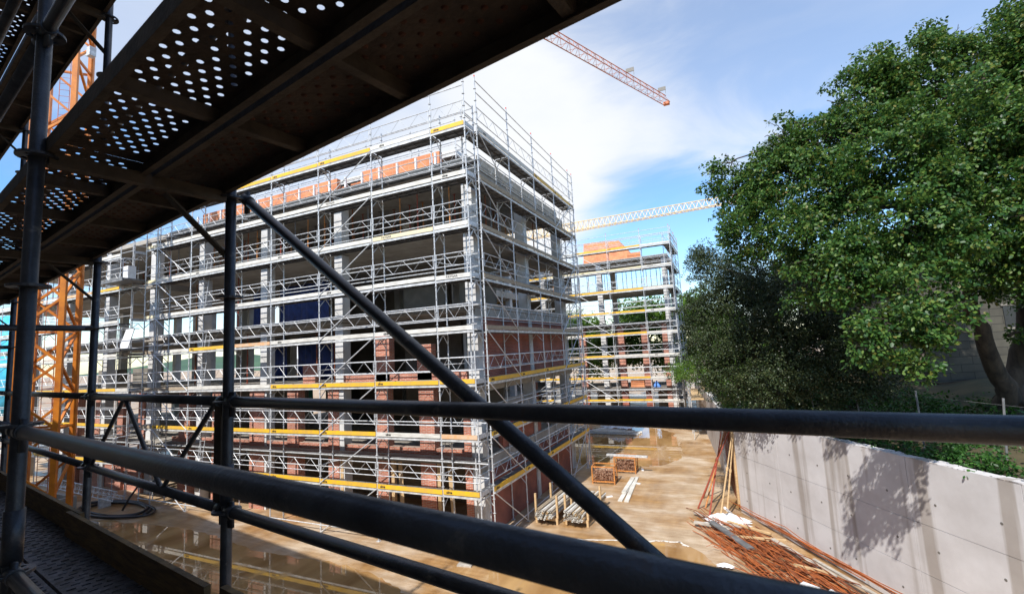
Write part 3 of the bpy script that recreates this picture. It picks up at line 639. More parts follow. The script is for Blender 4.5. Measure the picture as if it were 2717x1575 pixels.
# retaining wall
def wall_material():
    m = mat('cast_wall_concrete', (.62, .60, .59), .8, 0, .15, .7, col2=(.50, .475, .46), bump=.12, bscale=22); t = m.node_tree; b_ = t.nodes['Principled BSDF']
    base = b_.inputs['Base Color'].links[0].from_socket
    tcn = t.nodes.new('ShaderNodeTexCoord'); mpn = t.nodes.new('ShaderNodeMapping'); mpn.inputs['Scale'].default_value = (1.5, 1, .07); t.links.new(tcn.outputs['Object'], mpn.inputs[0])
    n = t.nodes.new('ShaderNodeTexNoise'); n.inputs['Scale'].default_value = 1.5; n.inputs['Detail'].default_value = 5; t.links.new(mpn.outputs[0], n.inputs['Vector'])
    r = t.nodes.new('ShaderNodeValToRGB'); r.color_ramp.elements[0].position = .52; r.color_ramp.elements[0].color = (1, 1, 1, 1); r.color_ramp.elements[1].position = .62; r.color_ramp.elements[1].color = (.62, .575, .52, 1)
    t.links.new(n.outputs[0], r.inputs[0]); mx = t.nodes.new('ShaderNodeMix'); mx.data_type = 'RGBA'; mx.blend_type = 'MULTIPLY'; mx.inputs[0].default_value = .9
    t.links.new(base, mx.inputs[6]); t.links.new(r.outputs[0], mx.inputs[7]); t.links.new(mx.outputs[2], b_.inputs['Base Color']); return m
M['wall'] = wall_material()
ang = math.atan2(-WD.y, -WD.x)           # local +x runs towards the viewer, local +y = away from the site
rw = empty('retaining_wall', 'long pale cast concrete retaining wall streaked with damp below the trees', 'wall', W0, ang)
# face built of panels with recessed joints
b = MB(); xs = [0, 2.75, 5.3, 7.85, 10.4, 12.95, 15.5, 18]; zs_ = [0, 1.11, 2.33, 3.9]
for i in range(len(xs)-1):
    for j in range(3):
        g = .008
        b.box(xs[i]+(g if i else 0), 0, zs_[j]+(g if j else 0), xs[i+1]-g, .3, zs_[j+1]-(g if j < 2 else 0))
b.box(0, .012, 0, 18, .29, 3.88)
for i in range(150):
    x = random.uniform(.1, 17.8); w_ = random.uniform(.04, .25); b.box(x, random.choice((-.006, .02, .2)), 3.895, x+w_, random.choice((.06, .15, .31)), 3.905+random.random()*.02)
b.build('wall_panel', 'wall', rw)
b = MB()
for i in range(len(xs)-1):
    for fx in (.22, .78):
        for z in (.55, 1.75, 2.95):
            x = xs[i]+(xs[i+1]-xs[i])*fx+random.uniform(-.1, .1); zz = z+random.uniform(-.08, .08); b.tube((x, -.004, zz), (x, .01, zz), .032, 8)
b.build('tie_hole', 'ink_grey', rw)
b = MB(); b.box(-.05, -.001, 0, 0, .3, 3.3); b.box(-.12, -.06, .3, -.05, .36, 3.6)
b.build('formwork_stop', 'timber', rw)
# farther wall segment
rw2 = empty('retaining_wall', 'farther low stretch of concrete retaining wall with planks along its top', 'wall', tuple(W0+D2*5.5), math.atan2(-D2.y, -D2.x))
b = MB(); b.box(-24, 0, 0, 0, .3, 3.45); b.build('wall_panel', 'wall', rw2)
b = MB(); b.box(-17, -1.0, 2.9, -9, -.15, 2.96); b.box(-16, .0, 3.46, -9, .28, 3.52); b.build('plank_walkway', 'timber', rw2)
b = MB()
for x in (-17, -14.5, -12, -9.5):
    b.tube((x, -1.0, 0), (x, -1.0, 3.9), .025); b.tube((x, -1.0, 2.65), (x, -.1, 2.65), .025)
for z in (3.3, 3.85): b.tube((-17.2, -1.0, z), (-9.3, -1.0, z), .022)
b.build('walkway_frame', 'galv', rw2)
# rebar cage between the wall segments with raking props
rc = empty('rebar_cage', 'rusty upright rebar cage for the next pour at the end of the wall', 'rebar', tuple(W0+D2*.25), math.atan2(-D2.y, -D2.x))
b = MB()
for i in range(16):
    x = -.2-i*.28
    for y in (.05, .25): b.tube((x, y, 0), (x, y, 3.2+.3*random.random()), .009, 4)
for z in np.arange(.3, 3.1, .35):
    for y in (.05, .25): b.tube((0, y, z), (-4.6, y, z), .008, 4)
b.build('bars', 'rust', rc)
b = MB(); b.box(-4.6, .3, .1, -.3, .36, 3.2); b.build('formwork_board', 'timber_grey', rc)
for i, (xa, ya, xb, yb, ztop, mm, lab) in enumerate(((1852, 1348, 1950, 1090, 3.3, 'red_prop', 'dark red raking prop leftmost against the rebar cage'), (1866, 1320, 1938, 1080, 3.2, 'rust', 'brown rusty raking prop with a jagged foot behind the red one'), (1872, 1346, 1928, 1150, 3.1, 'orange_prop', 'pale orange raking prop with a collar'),
        (1882, 1372, 1944, 1090, 3.3, 'red_prop', 'reddish raking prop crossing the yellow ones'), (1910, 1382, 1958, 1100, 3.4, 'timber', 'long yellow timber strut leaning on the wall end'), (1928, 1374, 1962, 1130, 3.2, 'timber', 'second yellow timber strut nearest the wall face'))):
    p0 = onz(xa, ya, .02); p1 = (W0+D2*(.3+.9*i)+N2*.08) if i < 4 else (W0+WD*-.12+WN*.07); p1 = Vector((p1.x, p1.y, ztop))
    b = MB(); d = p1-p0; b.tube((0, 0, 0), d*.55, .034, 7); b.tube(d*.5, d, .026, 7); b.tube(d*.53, d*.57, .05, 8)
    tag(b.build('raking_prop', mm, loc=p0), lab, 'prop')

# rods, boards and rubbish along the foot of the wall
rm = []
for L_ in (5.5, 4.2, 3.0, 2.0):
    for bend in (0, .12, -.2):
        b = MB(); n = 7; b.path([((i/n-.5)*L_, bend*sin(pi*i/n)*(1+.4*sin(i*2)), .02+.02*sin(i*1.7)) for i in range(n+1)], .014, 5); rm.append((L_, b.mesh('rebar_rod', 'rust_bright' if bend >= 0 else 'rust')))
for i in range(150):
    L_, me = rm[int(random.random()*len(rm))]; t = random.uniform(-7.2, -1.6); off = random.uniform(.75, 2.6)-.10*(t+7.2)*.0
    if t > -2.6 and off > 2.0: continue
    p = W0+WD*t+WN*off; o = link('rebar_rod', me, None, (p.x, p.y, .01+random.random()*.28*max(0, 1-abs(off-1.7)/1.1)))
    o.rotation_euler = (random.random()*6.3, random.uniform(-.05, .05), ang+random.gauss(0, .10))
    tag(o, 'thin rusty reinforcing rod in the tangled heap at the foot of the wall', 'rebar rod', 'rusty rods in the heap by the wall')
for i in range(9):
    L_, me = rm[(0, 1, 0, 0)[i % 4]]; t = -1.9-i*.55; p = W0+WD*t+WN*(.12+.02*i % .1)
    o = link('rebar_rod', me, None, (p.x, p.y, .22+.05*(i % 3))); o.rotation_euler = (i, .0, ang+.015*(i % 3-1))
    tag(o, 'long rusty rod laid straight along the base of the wall', 'rebar rod', 'rods laid straight along the wall base')
b = MB()
for i in range(50):
    t = random.uniform(-5.6, -2.2); off = random.uniform(1.3, 2.8); p = W0+WD*t+WN*off; a = random.random()*6.3; l = random.uniform(.2, .7)
    pts_ = [Vector((p.x, p.y, random.uniform(.02, .3)))]
    for s in range(5): a += random.uniform(-1, 1); pts_.append(pts_[-1]+Vector((cos(a)*l/4, sin(a)*l/4, random.uniform(-.05, .06))))
    for q in pts_: q.z = max(q.z, .012)
    b.path(pts_, .008, 4)
tag(b.build('wire_offcuts', 'rust_bright'), 'loose tangle of bright rusty wire offcuts on the rod heap', 'wire', kind='stuff')
for i, (t, off, L_, w, rot, mm, lab) in enumerate(((-1.9, .9, 1.6, .12, .55, 'timber', 'short timber plank across the head of the rod heap'), (-3.0, 1.35, 1.9, .1, 1.0, 'timber', 'timber plank bridging the rods near the wall end'), (-4.6, .85, 2.6, .14, .05, 'timber_grey', 'long grey plank lying between the rods and the wall'), (-6.0, .62, 2.4, .10, -.03, 'timber_grey', 'long greyish plank nearest the wall foot'), (-5.4, 1.15, .9, .1, .8, 'timber', 'short broken timber offcut in mid heap'),
        (-6.3, 1.9, .45, .18, .4, 'white_paint', 'pale concrete block lying among the rods'), (-6.8, 1.5, .4, .1, .3, 'white_paint', 'small pale offcut beside the rods'), (-.9, 1.6, 2.2, .12, .35, 'timber_grey', 'pale splintered plank at the far end of the rod heap'), (-1.4, 2.0, 1.4, .2, .9, 'timber_grey', 'pale board lying by the white rags'))):
    p = W0+WD*t+WN*off; b = MB(); b.box(-L_/2, -w/2, 0, L_/2, w/2, .05)
    o = b.build('timber_plank' if 'timber' in mm else 'pale_block', mm, loc=(p.x, p.y, .2 if 0 < i < 7 else .12)); o.rotation_euler = (.05, .03*(-1)**i, ang+rot); tag(o, lab, 'plank' if 'timber' in mm else 'block')
def rag(name, loc, sx, sy, h, label, m='white_sheet', cat='rag', seed=1):
    rr = random.Random(seed); b = MB(); n = 14
    for i in range(n+1):
        for j in range(n+1):
            u, v_ = i/n-.5, j/n-.5; r_ = 1-min(1, (u*u+v_*v_)*3.6)
            b.v.append((u*sx*(1+.2*sin(j*1.3)), v_*sy*(1+.2*sin(i*1.7)), .012+h*max(0, r_)*(.5+.5*rr.random())))
    for i in range(n):
        for j in range(n): k = i*(n+1)+j; b.f.append((k, k+n+1, k+n+2, k+1))
    o = b.build(name, m, smooth=True, loc=loc); return tag(o, label, cat)
p = W0+WD*-.9+WN*1.15; rag('white_rag', (p.x, p.y, .05), 1.5, 1.0, .3, 'crumpled white plastic heap at the foot of the struts', seed=2)
p = onz(1925, 1502, .05); rag('white_rag', (p.x, p.y, .06), .45, .22, .10, 'crumpled white and blue sheet at the near edge of the heap', seed=5)
b = MB()
for i in range(14):
    p0 = Vector((-1.2, (i % 7)*.035, .03+.035*(i//7))); b.tube(p0, p0+Vector((2.4, 0, 0)), .015, 6)
p = W0+WD*-2.6+WN*2.15; o = b.build('steel_bar_bundle', 'galv_dark', loc=(p.x, p.y, .22)); o.rotation_euler = (0, .02, ang+.02); tag(o, 'bundle of dark grey bars on the rusty heap', 'bar bundle')
b = MB()
p = W0+WD*-.35+WN*.62; b.tube((0, 0, 0), (-.9, -.5, .55), .05, 8)
o = b.build('white_pipe', 'white_paint', loc=(p.x, p.y, .08)); o.rotation_euler = (0, 0, ang+1.9); tag(o, 'short white pipe propped at the foot of the wall end', 'pipe')

# ------------------------------------------------------------------ pallets of tubes, crates, planks
def rack(label, loc, rz, mpost):
    r = empty('tube_rack', label, 'rack', loc, rz, 'tube racks beside the shaded wall')
    b = MB(); 
    for y in (.1, 1.7): b.box(-.5, y, .14, .5, y+.1, .26); b.box(-.5, y, 0, -.42, y+.1, .14); b.box(.42, y, 0, .5, y+.1, .14)
    b.build('base_frame', 'timber', r)
    for x in (-.48, .48):
        for y in (.15, 1.75):
            b = MB(); b.box(x-.04, y-.04, .26, x+.04, y+.04, 1.15); b.build('corner_post', mpost, r)
    return r
r1 = rack('timber tube rack nearest the brick wall loaded with square tubes', (1.0, 3.5, 0), -.05, 'timber')
r2 = rack('timber tube rack on the open side loaded with pinkish tubes', (2.25, 3.62, 0), -.07, 'timber')
b = MB(); Lt = 2.9; s_ = .034
for y0, y1 in ((0, Lt),):
    b.box(-s_, 0, -s_, s_, .004, s_); 
    b.v, b.f = [], []
    n = 8; ring = lambda rr_, y: [(cos(2*pi*i/n)*rr_, y, sin(2*pi*i/n)*rr_) for i in range(n)]
    b.v = ring(.04, 0)+ring(.04, Lt)+ring(.031, 0)+ring(.031, Lt)
    for i in range(n):
        j = (i+1) % n; b.f += [(i, j, n+j, n+i), (2*n+j, 2*n+i, 3*n+i, 3*n+j), (j, i, 2*n+i, 2*n+j), (n+i, n+j, 3*n+j, 3*n+i)]
tm = [b.mesh('scaffold_tube', m_) for m_ in ('board_white', 'timber_grey', 'timber', 'board_wood')]
for rk, rzz, ox, lab, grp in ((r1, -.05, 0, 'pale scaffold tube stacked in the rack nearest the brick wall', 'tubes in the rack by the brick wall'), (r2, -.07, 1, 'pale scaffold tube stacked in the outer rack', 'tubes in the outer rack')):
    for row in range(5):
        for c in range(9):
            if row == 4 and c % 3 == ox: continue
            lx = -.37+c*.088+(row % 2)*.03; v_ = Matrix.Rotation(rzz, 3, 'Z') @ Vector((lx, -.2+random.uniform(-.12, .12), 0))
            o = link('scaffold_tube', tm[int(random.random()**1.3*4)], None, (rk.location.x+v_.x, rk.location.y+v_.y, .305+row*.078), rzz); tag(o, lab, 'tube', grp)
def crate(label, loc, rz):
    r = empty('mesh_crate', label, 'crate', loc, rz, 'orange mesh crates on the wet slab'); w, d, h = 1.15, .8, .85
    b = MB()
    for x in (0, w):
        for y in (0, d): b.bar((x, y, 0), (x, y, h), .06, .06)
    for z in (.12, h):
        for y in (0, d): b.bar((0, y, z), (w, y, z), .05, .06)
        for x in (0, w): b.bar((x, 0, z), (x, d, z), .05, .06)
    b.build('frame', 'orange_prop', r)
    b = MB()
    for i in range(1, 12): b.tube((w*i/12, 0, .12), (w*i/12, 0, h*.8), .005, 4); b.tube((w*i/12, d, .12), (w*i/12, d, h*.8), .005, 4)
    for i in range(1, 7): z = .12+i*.09; b.tube((0, 0, z), (w, 0, z), .005, 4); b.tube((0, d, z), (w, d, z), .005, 4)
    b.build('mesh_panel', 'rust', r)
    b = MB()
    for i in range(420):
        p = Vector((random.uniform(.05, w-.05), random.uniform(.04, d-.04), random.uniform(.15, .6))); a = Vector((random.gauss(0, 1), random.gauss(0, 1), random.gauss(0, .6))).normalized()*.06
        b.bar(p-a, p+a, .035, .05)
    tag(b.build('coupler_fill', ['coupler'], r), kind='stuff'); return r
c1 = crate('nearer orange mesh crate full of rusty couplers', (1.3, 9.6, 0), .05)
c2 = crate('farther orange mesh crate with a grey beam across its top', (1.95, 11.9, 0), .03)
b = MB(); b.bar((-.2, .2, .93), (2.1, .1, .93), .16, .1); tag(b.build('steel_beam', 'galv', loc=(1.7, 11.9, 0)), 'pale grey beam laid across the farther crate', 'beam')
for i, (xa, ya, xb, yb, lab) in enumerate(((1645, 1330, 1682, 1268, 'longer pale plank lying flat on the slab past the crates'), (1662, 1332, 1690, 1266, 'pale plank lying beside the longer one past the crates'), (1655, 1310, 1680, 1270, 'short pale plank on top of the pair past the crates'))):
    p0, p1 = onz(xa, ya), onz(xb, yb); b = MB(); up = Vector((0, 0, .03+.05*(i == 2))); b.bar(Vector((0, 0, 0))+up, p1-p0+up, .2, .045); tag(b.build('pale_plank', 'board_white', loc=p0), lab, 'plank')
for i, (x, y, lab) in enumerate(((1615, 1318, 'white offcut between the tube rack and the planks'), (1705, 1246, 'small white offcut past the planks'), (1690, 1282, 'tiny white scrap right of the planks'))):
    p = onz(x, y); b = MB(); b.box(-.2, -.06, 0, .2, .06, .04); o = b.build('white_offcut', 'white_paint', loc=p); o.rotation_euler = (0, 0, .8+i); tag(o, lab, 'offcut')
# pile of white sheets and beams near the far wing
for i in range(9):
    b = MB(); b.box(0, -.12, 0, 4.2-.2*i, .12, .1); o = b.build('white_beam', 'board_white' if i % 3 else 'galv', loc=(-2.9+.25*(i % 3), 23.2+.34*(i % 5), .03+.12*(i//5))); o.rotation_euler = (0, 0, .04*(i % 4-1))
    tag(o, 'pale beam in the stack on the yard before the far wing', 'beam', 'pale beams stacked before the far wing')
rag('white_rag', (-.8, 25.3, .2), 2.6, 1.4, .9, 'heap of white plastic wrap by the far stack of beams', seed=9)
b = MB(); b.v = [(-.35, -.35, 0), (.35, -.35, 0), (.35, .35, 0), (-.35, .35, 0), (0, 0, .6)]; b.f = [(0, 1, 4), (1, 2, 4), (2, 3, 4), (3, 0, 4), (3, 2, 1, 0)]
M['blue_bag'] = mat('blue_bag', (.05, .2, .6), .6, 0, .2); o = b.build('blue_sack', 'blue_bag', loc=(1.9, 30.6, 3.06)); tag(o, 'small bright blue sack on the far wing floor', 'sack')
b = MB()
for z in range(3): b.box(0, 0, z*.3, 1.25, .9, z*.3+.27)
tag(b.build('block_stack', 'terracotta', loc=(-.45, 30.4, 3.06)), 'stack of orange blocks between the piers of the far wing', 'block stack')

# hose coil, lattice girder, concrete pit at lower left
hp = onz(330, 1360)
b = MB(); pts_ = []
for i in range(150):
    a = i*.16; rx = 2.5-.5*sin(a*.21); pts_.append((hp.x-1.0+rx*cos(a)+.15*sin(a*.37), hp.y+.1+(.95+.15*sin(a*.5))*sin(a), .05+.012*(i//40)+.04*abs(sin(a*.5))))
b.path(pts_, .06, 7)
b.path([(hp.x-.2, hp.y, .1), (hp.x-.25, hp.y+.3, .6), (hp.x-.1, hp.y+.7, 1.25), (hp.x+.6, hp.y+1.0, 1.35), (hp.x+1.0, hp.y+1.2, .9)], .05, 7)
tag(b.build('rubber_hose', 'rubber', smooth=True), 'thick black hose coiled on the wet slab by the left scaffold', 'hose')
b = MB()
g0, g1 = Vector((-29.5, -.9, .75)), Vector((-21.5, -.9, .45)); d = g1-g0
for off in ((0, -.2, 0), (0, .2, 0), (0, 0, .42)): b.tube(g0+Vector(off), g1+Vector(off), .025, 6)
for i in range(16):
    a, c = g0+d*(i/16), g0+d*((i+.5)/16); e = g0+d*((i+1)/16)
    for s in (-.2, .2): b.tube(a+Vector((0, s, 0)), c+Vector((0, 0, .42)), .012, 5); b.tube(c+Vector((0, 0, .42)), e+Vector((0, s, 0)), .012, 5)
for x in (g0.lerp(g1, .15), g0.lerp(g1, .85)): b.box(x.x-.1, x.y-.25, 0, x.x+.1, x.y+.25, x.z-.02)
tag(b.build('lattice_girder', 'galv', None), 'grey triangular lattice girder lying before the left scaffold', 'girder')
b = MB(); x0, y0 = -26.5, -3.4
for q in ((0, 0, 0, 2.6, .2, .7), (0, 1.6, 0, 2.6, 1.8, .7), (0, .2, 0, .2, 1.6, .7), (2.4, .2, 0, 2.6, 1.6, .7)): b.box(*q)
tag(b.build('concrete_pit', 'conc', loc=(x0, y0, 0)), 'square concrete pit surround beside the hose coil', 'pit')
p = onz(1236, 1497); b = MB(); b.box(-.26, -.18, 0, .26, .18, .05); b.box(-.22, -.02, .05, .22, .02, .12); o = b.build('formwork_panel', 'timber_grey', loc=p); o.rotation_euler = (0, 0, .15); tag(o, 'small grey panel lying on the ground below the corner scaffold', 'panel')

# ------------------------------------------------------------------ cranes
def lattice(b, p0, p1, w, h, n, rc, rl, side=None, tri=False, taper=1.):
    """box or triangular lattice from p0 to p1"""
    p0, p1 = Vector(p0), Vector(p1); d = (p1-p0); L = d.length; d.normalize()
    s = Vector(side).normalized() if side is not None else d.cross(Vector((0, 0, 1))).normalized(); u = s.cross(d).normalized()
    cs = [(-.5, 0), (.5, 0), (0, 1)] if tri else [(-.5, -.5), (.5, -.5), (.5, .5), (-.5, .5)]
    def P(c, f): k = 1+(taper-1)*f; return p0+d*(L*f)+s*(cs[c][0]*w*k)+u*(cs[c][1]*h*k)
    m = len(cs)
    for c in range(m): b.tube(P(c, 0), P(c, 1), rc, 6) if tri else b.bar(P(c, 0), P(c, 1), rc*2, rc*2, up=u)
    for i in range(n):
        for c in range(m):
            e = (c+1) % m; a, z = i/n, (i+1)/n; q = (a+z)/2
            if tri:
                b.tube(P(c, a), P(e, q), rl, 4, cap=False); b.tube(P(e, q), P(c, z), rl, 4, cap=False)
            else:
                if (i+c) % 2: b.bar(P(c, a), P(e, z), rl*2, rl*2, up=u)
                else: b.bar(P(e, a), P(c, z), rl*2, rl*2, up=u)
                if i % 3 == 0: b.bar(P(c, a), P(e, a), rl*2, rl*2, up=u)
mc = atd(115, 1078, 21.5); MH = 39.0
cr = empty('tower_crane', 'orange tower crane whose lattice mast rises at the left behind the dark walkway', 'crane', (mc.x, mc.y, 0), 0)
th = YAW+.40; sdv = Vector((cos(th), sin(th), 0))
b = MB(); lattice(b, (0, 0, .3), (0, 0, MH), 1.62, 1.62, 26, .105, .05, side=sdv); b.build('mast', 'crane_orange', cr)
b = MB(); b.box(-1.6, -1.6, 0, 1.6, 1.6, .3); b.build('base_block', 'conc', cr)
b = MB()
for s in (-.2, .2): b.tube(sdv*s*1+Vector((-.25, .2, .3)), sdv*s+Vector((-.25, .2, MH)), .014, 5)
z = .6
while z < MH: b.tube(sdv*-.2+Vector((-.25, .2, z)), sdv*.2+Vector((-.25, .2, z)), .010, 4); z += .33
b.build('ladder', 'crane_red', cr)
b = MB(); b.bar((0, 0, 0), (.4, 0, .05), .06, .06); b.box(.32, -.12, -.2, .62, .12, .22)
lp = atd(228, 148, 21.5); o = b.build('flood_lamp', 'galv', cr); o.location = lp-Vector((mc.x, mc.y, 0))
v1, v2 = ray(1350*1.0782, 92*1.0782), ray(1640*1.0782, 254*1.0782); hz = MH-CAM.z+.6
J1, J2 = CAM+v1*(hz/v1.z), CAM+v2*(hz/v2.z); jd = (J2-J1).normalized(); jl = (J2-Vector((mc.x, mc.y, J2.z))).length
j0 = Vector((0, 0, MH+.6)); j1 = J2-Vector((mc.x, mc.y, 0))
b = MB(); lattice(b, j0, j1, 1.25, 1.35, int(jl/1.5), .055, .022, tri=True, taper=.8); b.build('jib', 'crane_red', cr)
b = MB(); lattice(b, j0, j0-(j1-j0).normalized()*14, 1.2, .9, 8, .06, .025, tri=True); b.build('counter_jib', 'crane_red', cr)
b = MB(); b.box(-.4, -.3, -.9, .4, .3, .1); o = b.build('jib_tip', 'crane_red', cr); o.location = j1+Vector((0, 0, .1)); o.scale = (1, 1, .35)
b = MB(); b.tube(j0.lerp(j1, .2)+Vector((0, 0, -1.2)), j1+Vector((0, 0, -.1)), .02, 4); b.build('cable', 'ink_grey', cr)
for f in (.86, .985):
    b = MB(); b.box(-.5, -.05, 0, .5, .05, .5); b.bar((-.45, 0, -.5), (-.45, 0, 0), .05, .05); b.bar((.45, 0, -.5), (.45, 0, 0), .05, .05); o = b.build('marker_plate', 'ink_grey', cr); o.location = j0.lerp(j1, f)+Vector((0, 0, 1.5))
# far yellow jib
v1, v2 = ray(1530, 612), ray(1925, 541); hz = 23.
K1, K2 = CAM+v1*(hz/v1.z), CAM+v2*(hz/v2.z); kd = (K2-K1); K0 = K1-kd*.75
cy = empty('tower_crane', 'distant pale yellow crane jib reaching from behind the near building toward the trees', 'crane', (K0.x, K0.y, 0), 0)
b = MB(); lattice(b, (0, 0, K0.z), K2+kd*.35-Vector((K0.x, K0.y, 0)), 1.5, 2.0, 52, .08, .045, tri=True, taper=.62); b.build('jib', 'crane_yellow', cy)
b = MB(); lattice(b, (0, 0, 0), (0, 0, K0.z), 1.8, 1.8, 16, .09, .04, side=(1, 0, 0)); b.build('mast', 'crane_yellow', cy)

# ------------------------------------------------------------------ foreground walkway scaffold
E_ = Vector((-.9853, .1709, 0)).normalized(); N_ = Vector((.1709, .9853, 0)).normalized()
def F(e, n, z): return E_*e + N_*n + Vector((0, 0, z))
fg = empty('walkway_scaffold', 'dark steel walkway scaffold seen from inside in the foreground', 'scaffold', CAM)
NI, NO = .385, 1.08; ES = [-.57, 2.43, 4.55, 7.5, 10.5]; LV = [-1.17, .83, 2.83, 4.83]
def rosette(z):
    b = MB(); n = 20; zz = z-.005
    for (z0) in (zz,):
        for i in range(n):
            a0, a1 = 2*pi*i/n, 2*pi*(i+1)/n; hole = i % 5 in (1, 2)
            r_in = .026 if not hole else .050
            def q(r, a, z_): return (cos(a)*r, sin(a)*r, z_)
            for ra, rb in (((.026, .034), (.050, .062)) if hole else ((.026, .062),)):
                b.quad(q(ra, a0, z0), q(ra, a1, z0), q(rb, a1, z0), q(rb, a0, z0)); b.quad(q(ra, a0, z0+.01), q(rb, a0, z0+.01), q(rb, a1, z0+.01), q(ra, a1, z0+.01))
                b.quad(q(rb, a0, z0), q(rb, a1, z0), q(rb, a1, z0+.01), q(rb, a0, z0+.01)); b.quad(q(ra, a1, z0), q(ra, a0, z0), q(ra, a0, z0+.01), q(ra, a1, z0+.01))
    return b
ROZ = [-1.17+.5*k for k in range(-2, 13)]
ros_mesh = rosette(0).mesh('rosette', 'fg_tube')
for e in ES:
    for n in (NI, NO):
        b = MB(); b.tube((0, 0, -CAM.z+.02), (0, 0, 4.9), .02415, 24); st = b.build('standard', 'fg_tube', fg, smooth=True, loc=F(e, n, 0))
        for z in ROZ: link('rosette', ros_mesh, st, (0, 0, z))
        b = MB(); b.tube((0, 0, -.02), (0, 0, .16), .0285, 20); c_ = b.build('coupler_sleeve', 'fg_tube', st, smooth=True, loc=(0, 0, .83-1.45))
def rail(e0, e1, n, z0, z1, r=.02415, name='guardrail_tube', sag=0.):
    a, c = F(e0, n, z0), F(e1, n, z1); b = MB(); d = (c-a).normalized(); a2, c2 = a+d*.045, c-d*.045
    b.tube(a2, c2, r, 24); b.tube(a+d*.02, a2+d*.03, r*1.22, 16); b.tube(c-d*.02, c2-d*.03, r*1.22, 16)
    for p_, s in ((a, 1), (c, -1)): b.bar(p_+d*(s*.045)+Vector((0, 0, .045)), p_+d*(s*.045)+Vector((0, 0, -.07)), .012, .03)
    return b.build(name, 'fg_tube', fg, smooth=False)
def smooth_by_angle(o):
    for p in o.data.polygons: p.use_smooth = len(p.vertices) == 4
for i in range(len(ES)-1):
    for n in (NI, NO):
        for z in (-.17, -.67, 1.33, 1.83):
            zz = -.192 if (n == NI and z == -.17) else z; smooth_by_angle(rail(ES[i], ES[i+1], n, zz, zz, r=.0215 if n == NI else .02415))
# lattice of the outer guardrail in the second bay
b = MB(); zz_ = ((4.5, -.67), (3.85, -.17), (3.2, -.67), (2.55, -.17))
for (ea, za), (ec, zc) in zip(zz_[:-1], zz_[1:]): b.tube(F(ea, NO, za), F(ec, NO, zc), .0125, 12)
b.build('lattice_bar', 'fg_tube', fg)
b = MB(); b.bar(F(ES[1]+.075, NO, -.64), F(ES[1]+.075, NO, -.15), .03, .05); b.build('frame_upright', 'fg_rib', fg)
smooth_by_angle(rail(ES[1]+.02, ES[0], NO+.07, .86, -1.19, name='diagonal_brace'))
for e in ES:
    for z in LV:
        b = MB(); b.bar(F(e, NI+.03, z-.0), F(e, NO-.03, z-.0), .045, .05); b.build('transom', 'fg_rib', fg)
        b = MB(); b.bar(F(e+.035, NO-.27, z-.03), F(e+.035, NO-.0, z-.29), .008, .05, up=E_); b.build('knee_brace', 'fg_rib', fg)
    b = MB(); b.tube(F(e, NI, .33), F(e, NO, .33), .0212, 14); 
    if e > 4: b.build('cross_tube', 'fg_tube', fg)
def plank(e0, e1, n0, n1, zb, holes, top_mat='fg_plank', bumps=False):
    """steel plank: perforated sheet on top, side channels with lips, cross ribs"""
    L, Wd = e1-e0, n1-n0; b = MB(); zt = zb+.06
    def P(e, n, z): return F(e0+e, n0+n, z)
    if holes:
        c = .0235; cl_ = .047; nc = int((Wd-.04)/c); nr = int(L/cl_); m0 = (Wd-nc*c)/2
        for i in range(nr):
            for j in range(nc):
                ec, ncn = (i+.5)*cl_, m0+(j+.5)*c
                solid = (i+j) % 2 or i in (0, nr-1) or random.random() < .07
                x0, x1, y0, y1 = ec-cl_/2, ec+cl_/2, ncn-c/2, ncn+c/2
                if solid: b.quad(P(x0, y0, zt), P(x0, y1, zt), P(x1, y1, zt), P(x1, y0, zt)); continue
                rr_ = .0098
                ring = [P(ec+cos(2*pi*q/8+pi/8)*rr_, ncn+sin(2*pi*q/8+pi/8)*rr_, zt) for q in range(8)]
                cor = [P(x1, y1, zt), P(x0, y1, zt), P(x0, y0, zt), P(x1, y0, zt)]
                for q in range(4): b.quad(ring[2*q], ring[2*q+1], cor[q]) ; b.quad(ring[2*q+1], ring[(2*q+2) % 8], cor[(q+1) % 4], cor[q])
        for y0, y1 in ((0, m0), (m0+nc*c, Wd)): b.quad(P(0, y0, zt), P(0, y1, zt), P(nr*cl_, y1, zt), P(nr*cl_, y0, zt))
        b.quad(P(nr*cl_, 0, zt), P(nr*cl_, Wd, zt), P(L, Wd, zt), P(L, 0, zt))
    else:
        b.quad(P(0, 0, zt), P(0, Wd, zt), P(L, Wd, zt), P(L, 0, zt)); b.quad(P(0, 0, zt+.006), P(L, 0, zt+.006), P(L, Wd, zt+.006), P(0, Wd, zt+.006))
    n_sheet = len(b.f)
    if bumps:
        sp = .066; i = 0; x = .1
        while x < L-.1:
            y = .05+(i % 2)*sp/2
            while y < Wd-.04:
                c_ = P(x, y, zt); b.tube(c_-Vector((0, 0, .0045)), c_+Vector((0, 0, .002)), .006, 10, r1=.013); y += sp
            x += sp*.62; i += 1
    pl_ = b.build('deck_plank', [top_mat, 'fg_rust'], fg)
    for q in list(pl_.data.polygons)[n_sheet:]: q.material_index = 1
    b = MB()
    for y, s in ((0, 1), (Wd, -1)):
        b.bar(P(0, y+.002*s, zb+.03), P(L, y+.002*s, zb+.03), .004, .062); b.bar(P(0, y+.012*s, zb), P(L, y+.012*s, zb), .024, .004)
    b.build('side_channel', 'fg_rib', pl_)
    x = .42
    while x < L-.2:
        b = MB(); b.bar(P(x, .006, zb+.035), P(x, Wd-.006, zb+.035), .004, .045); b.bar(P(x+.016, .006, zb+.012), P(x+.016, Wd-.006, zb+.012), .034, .004); b.build('cross_rib', 'fg_rib', pl_); x += .62
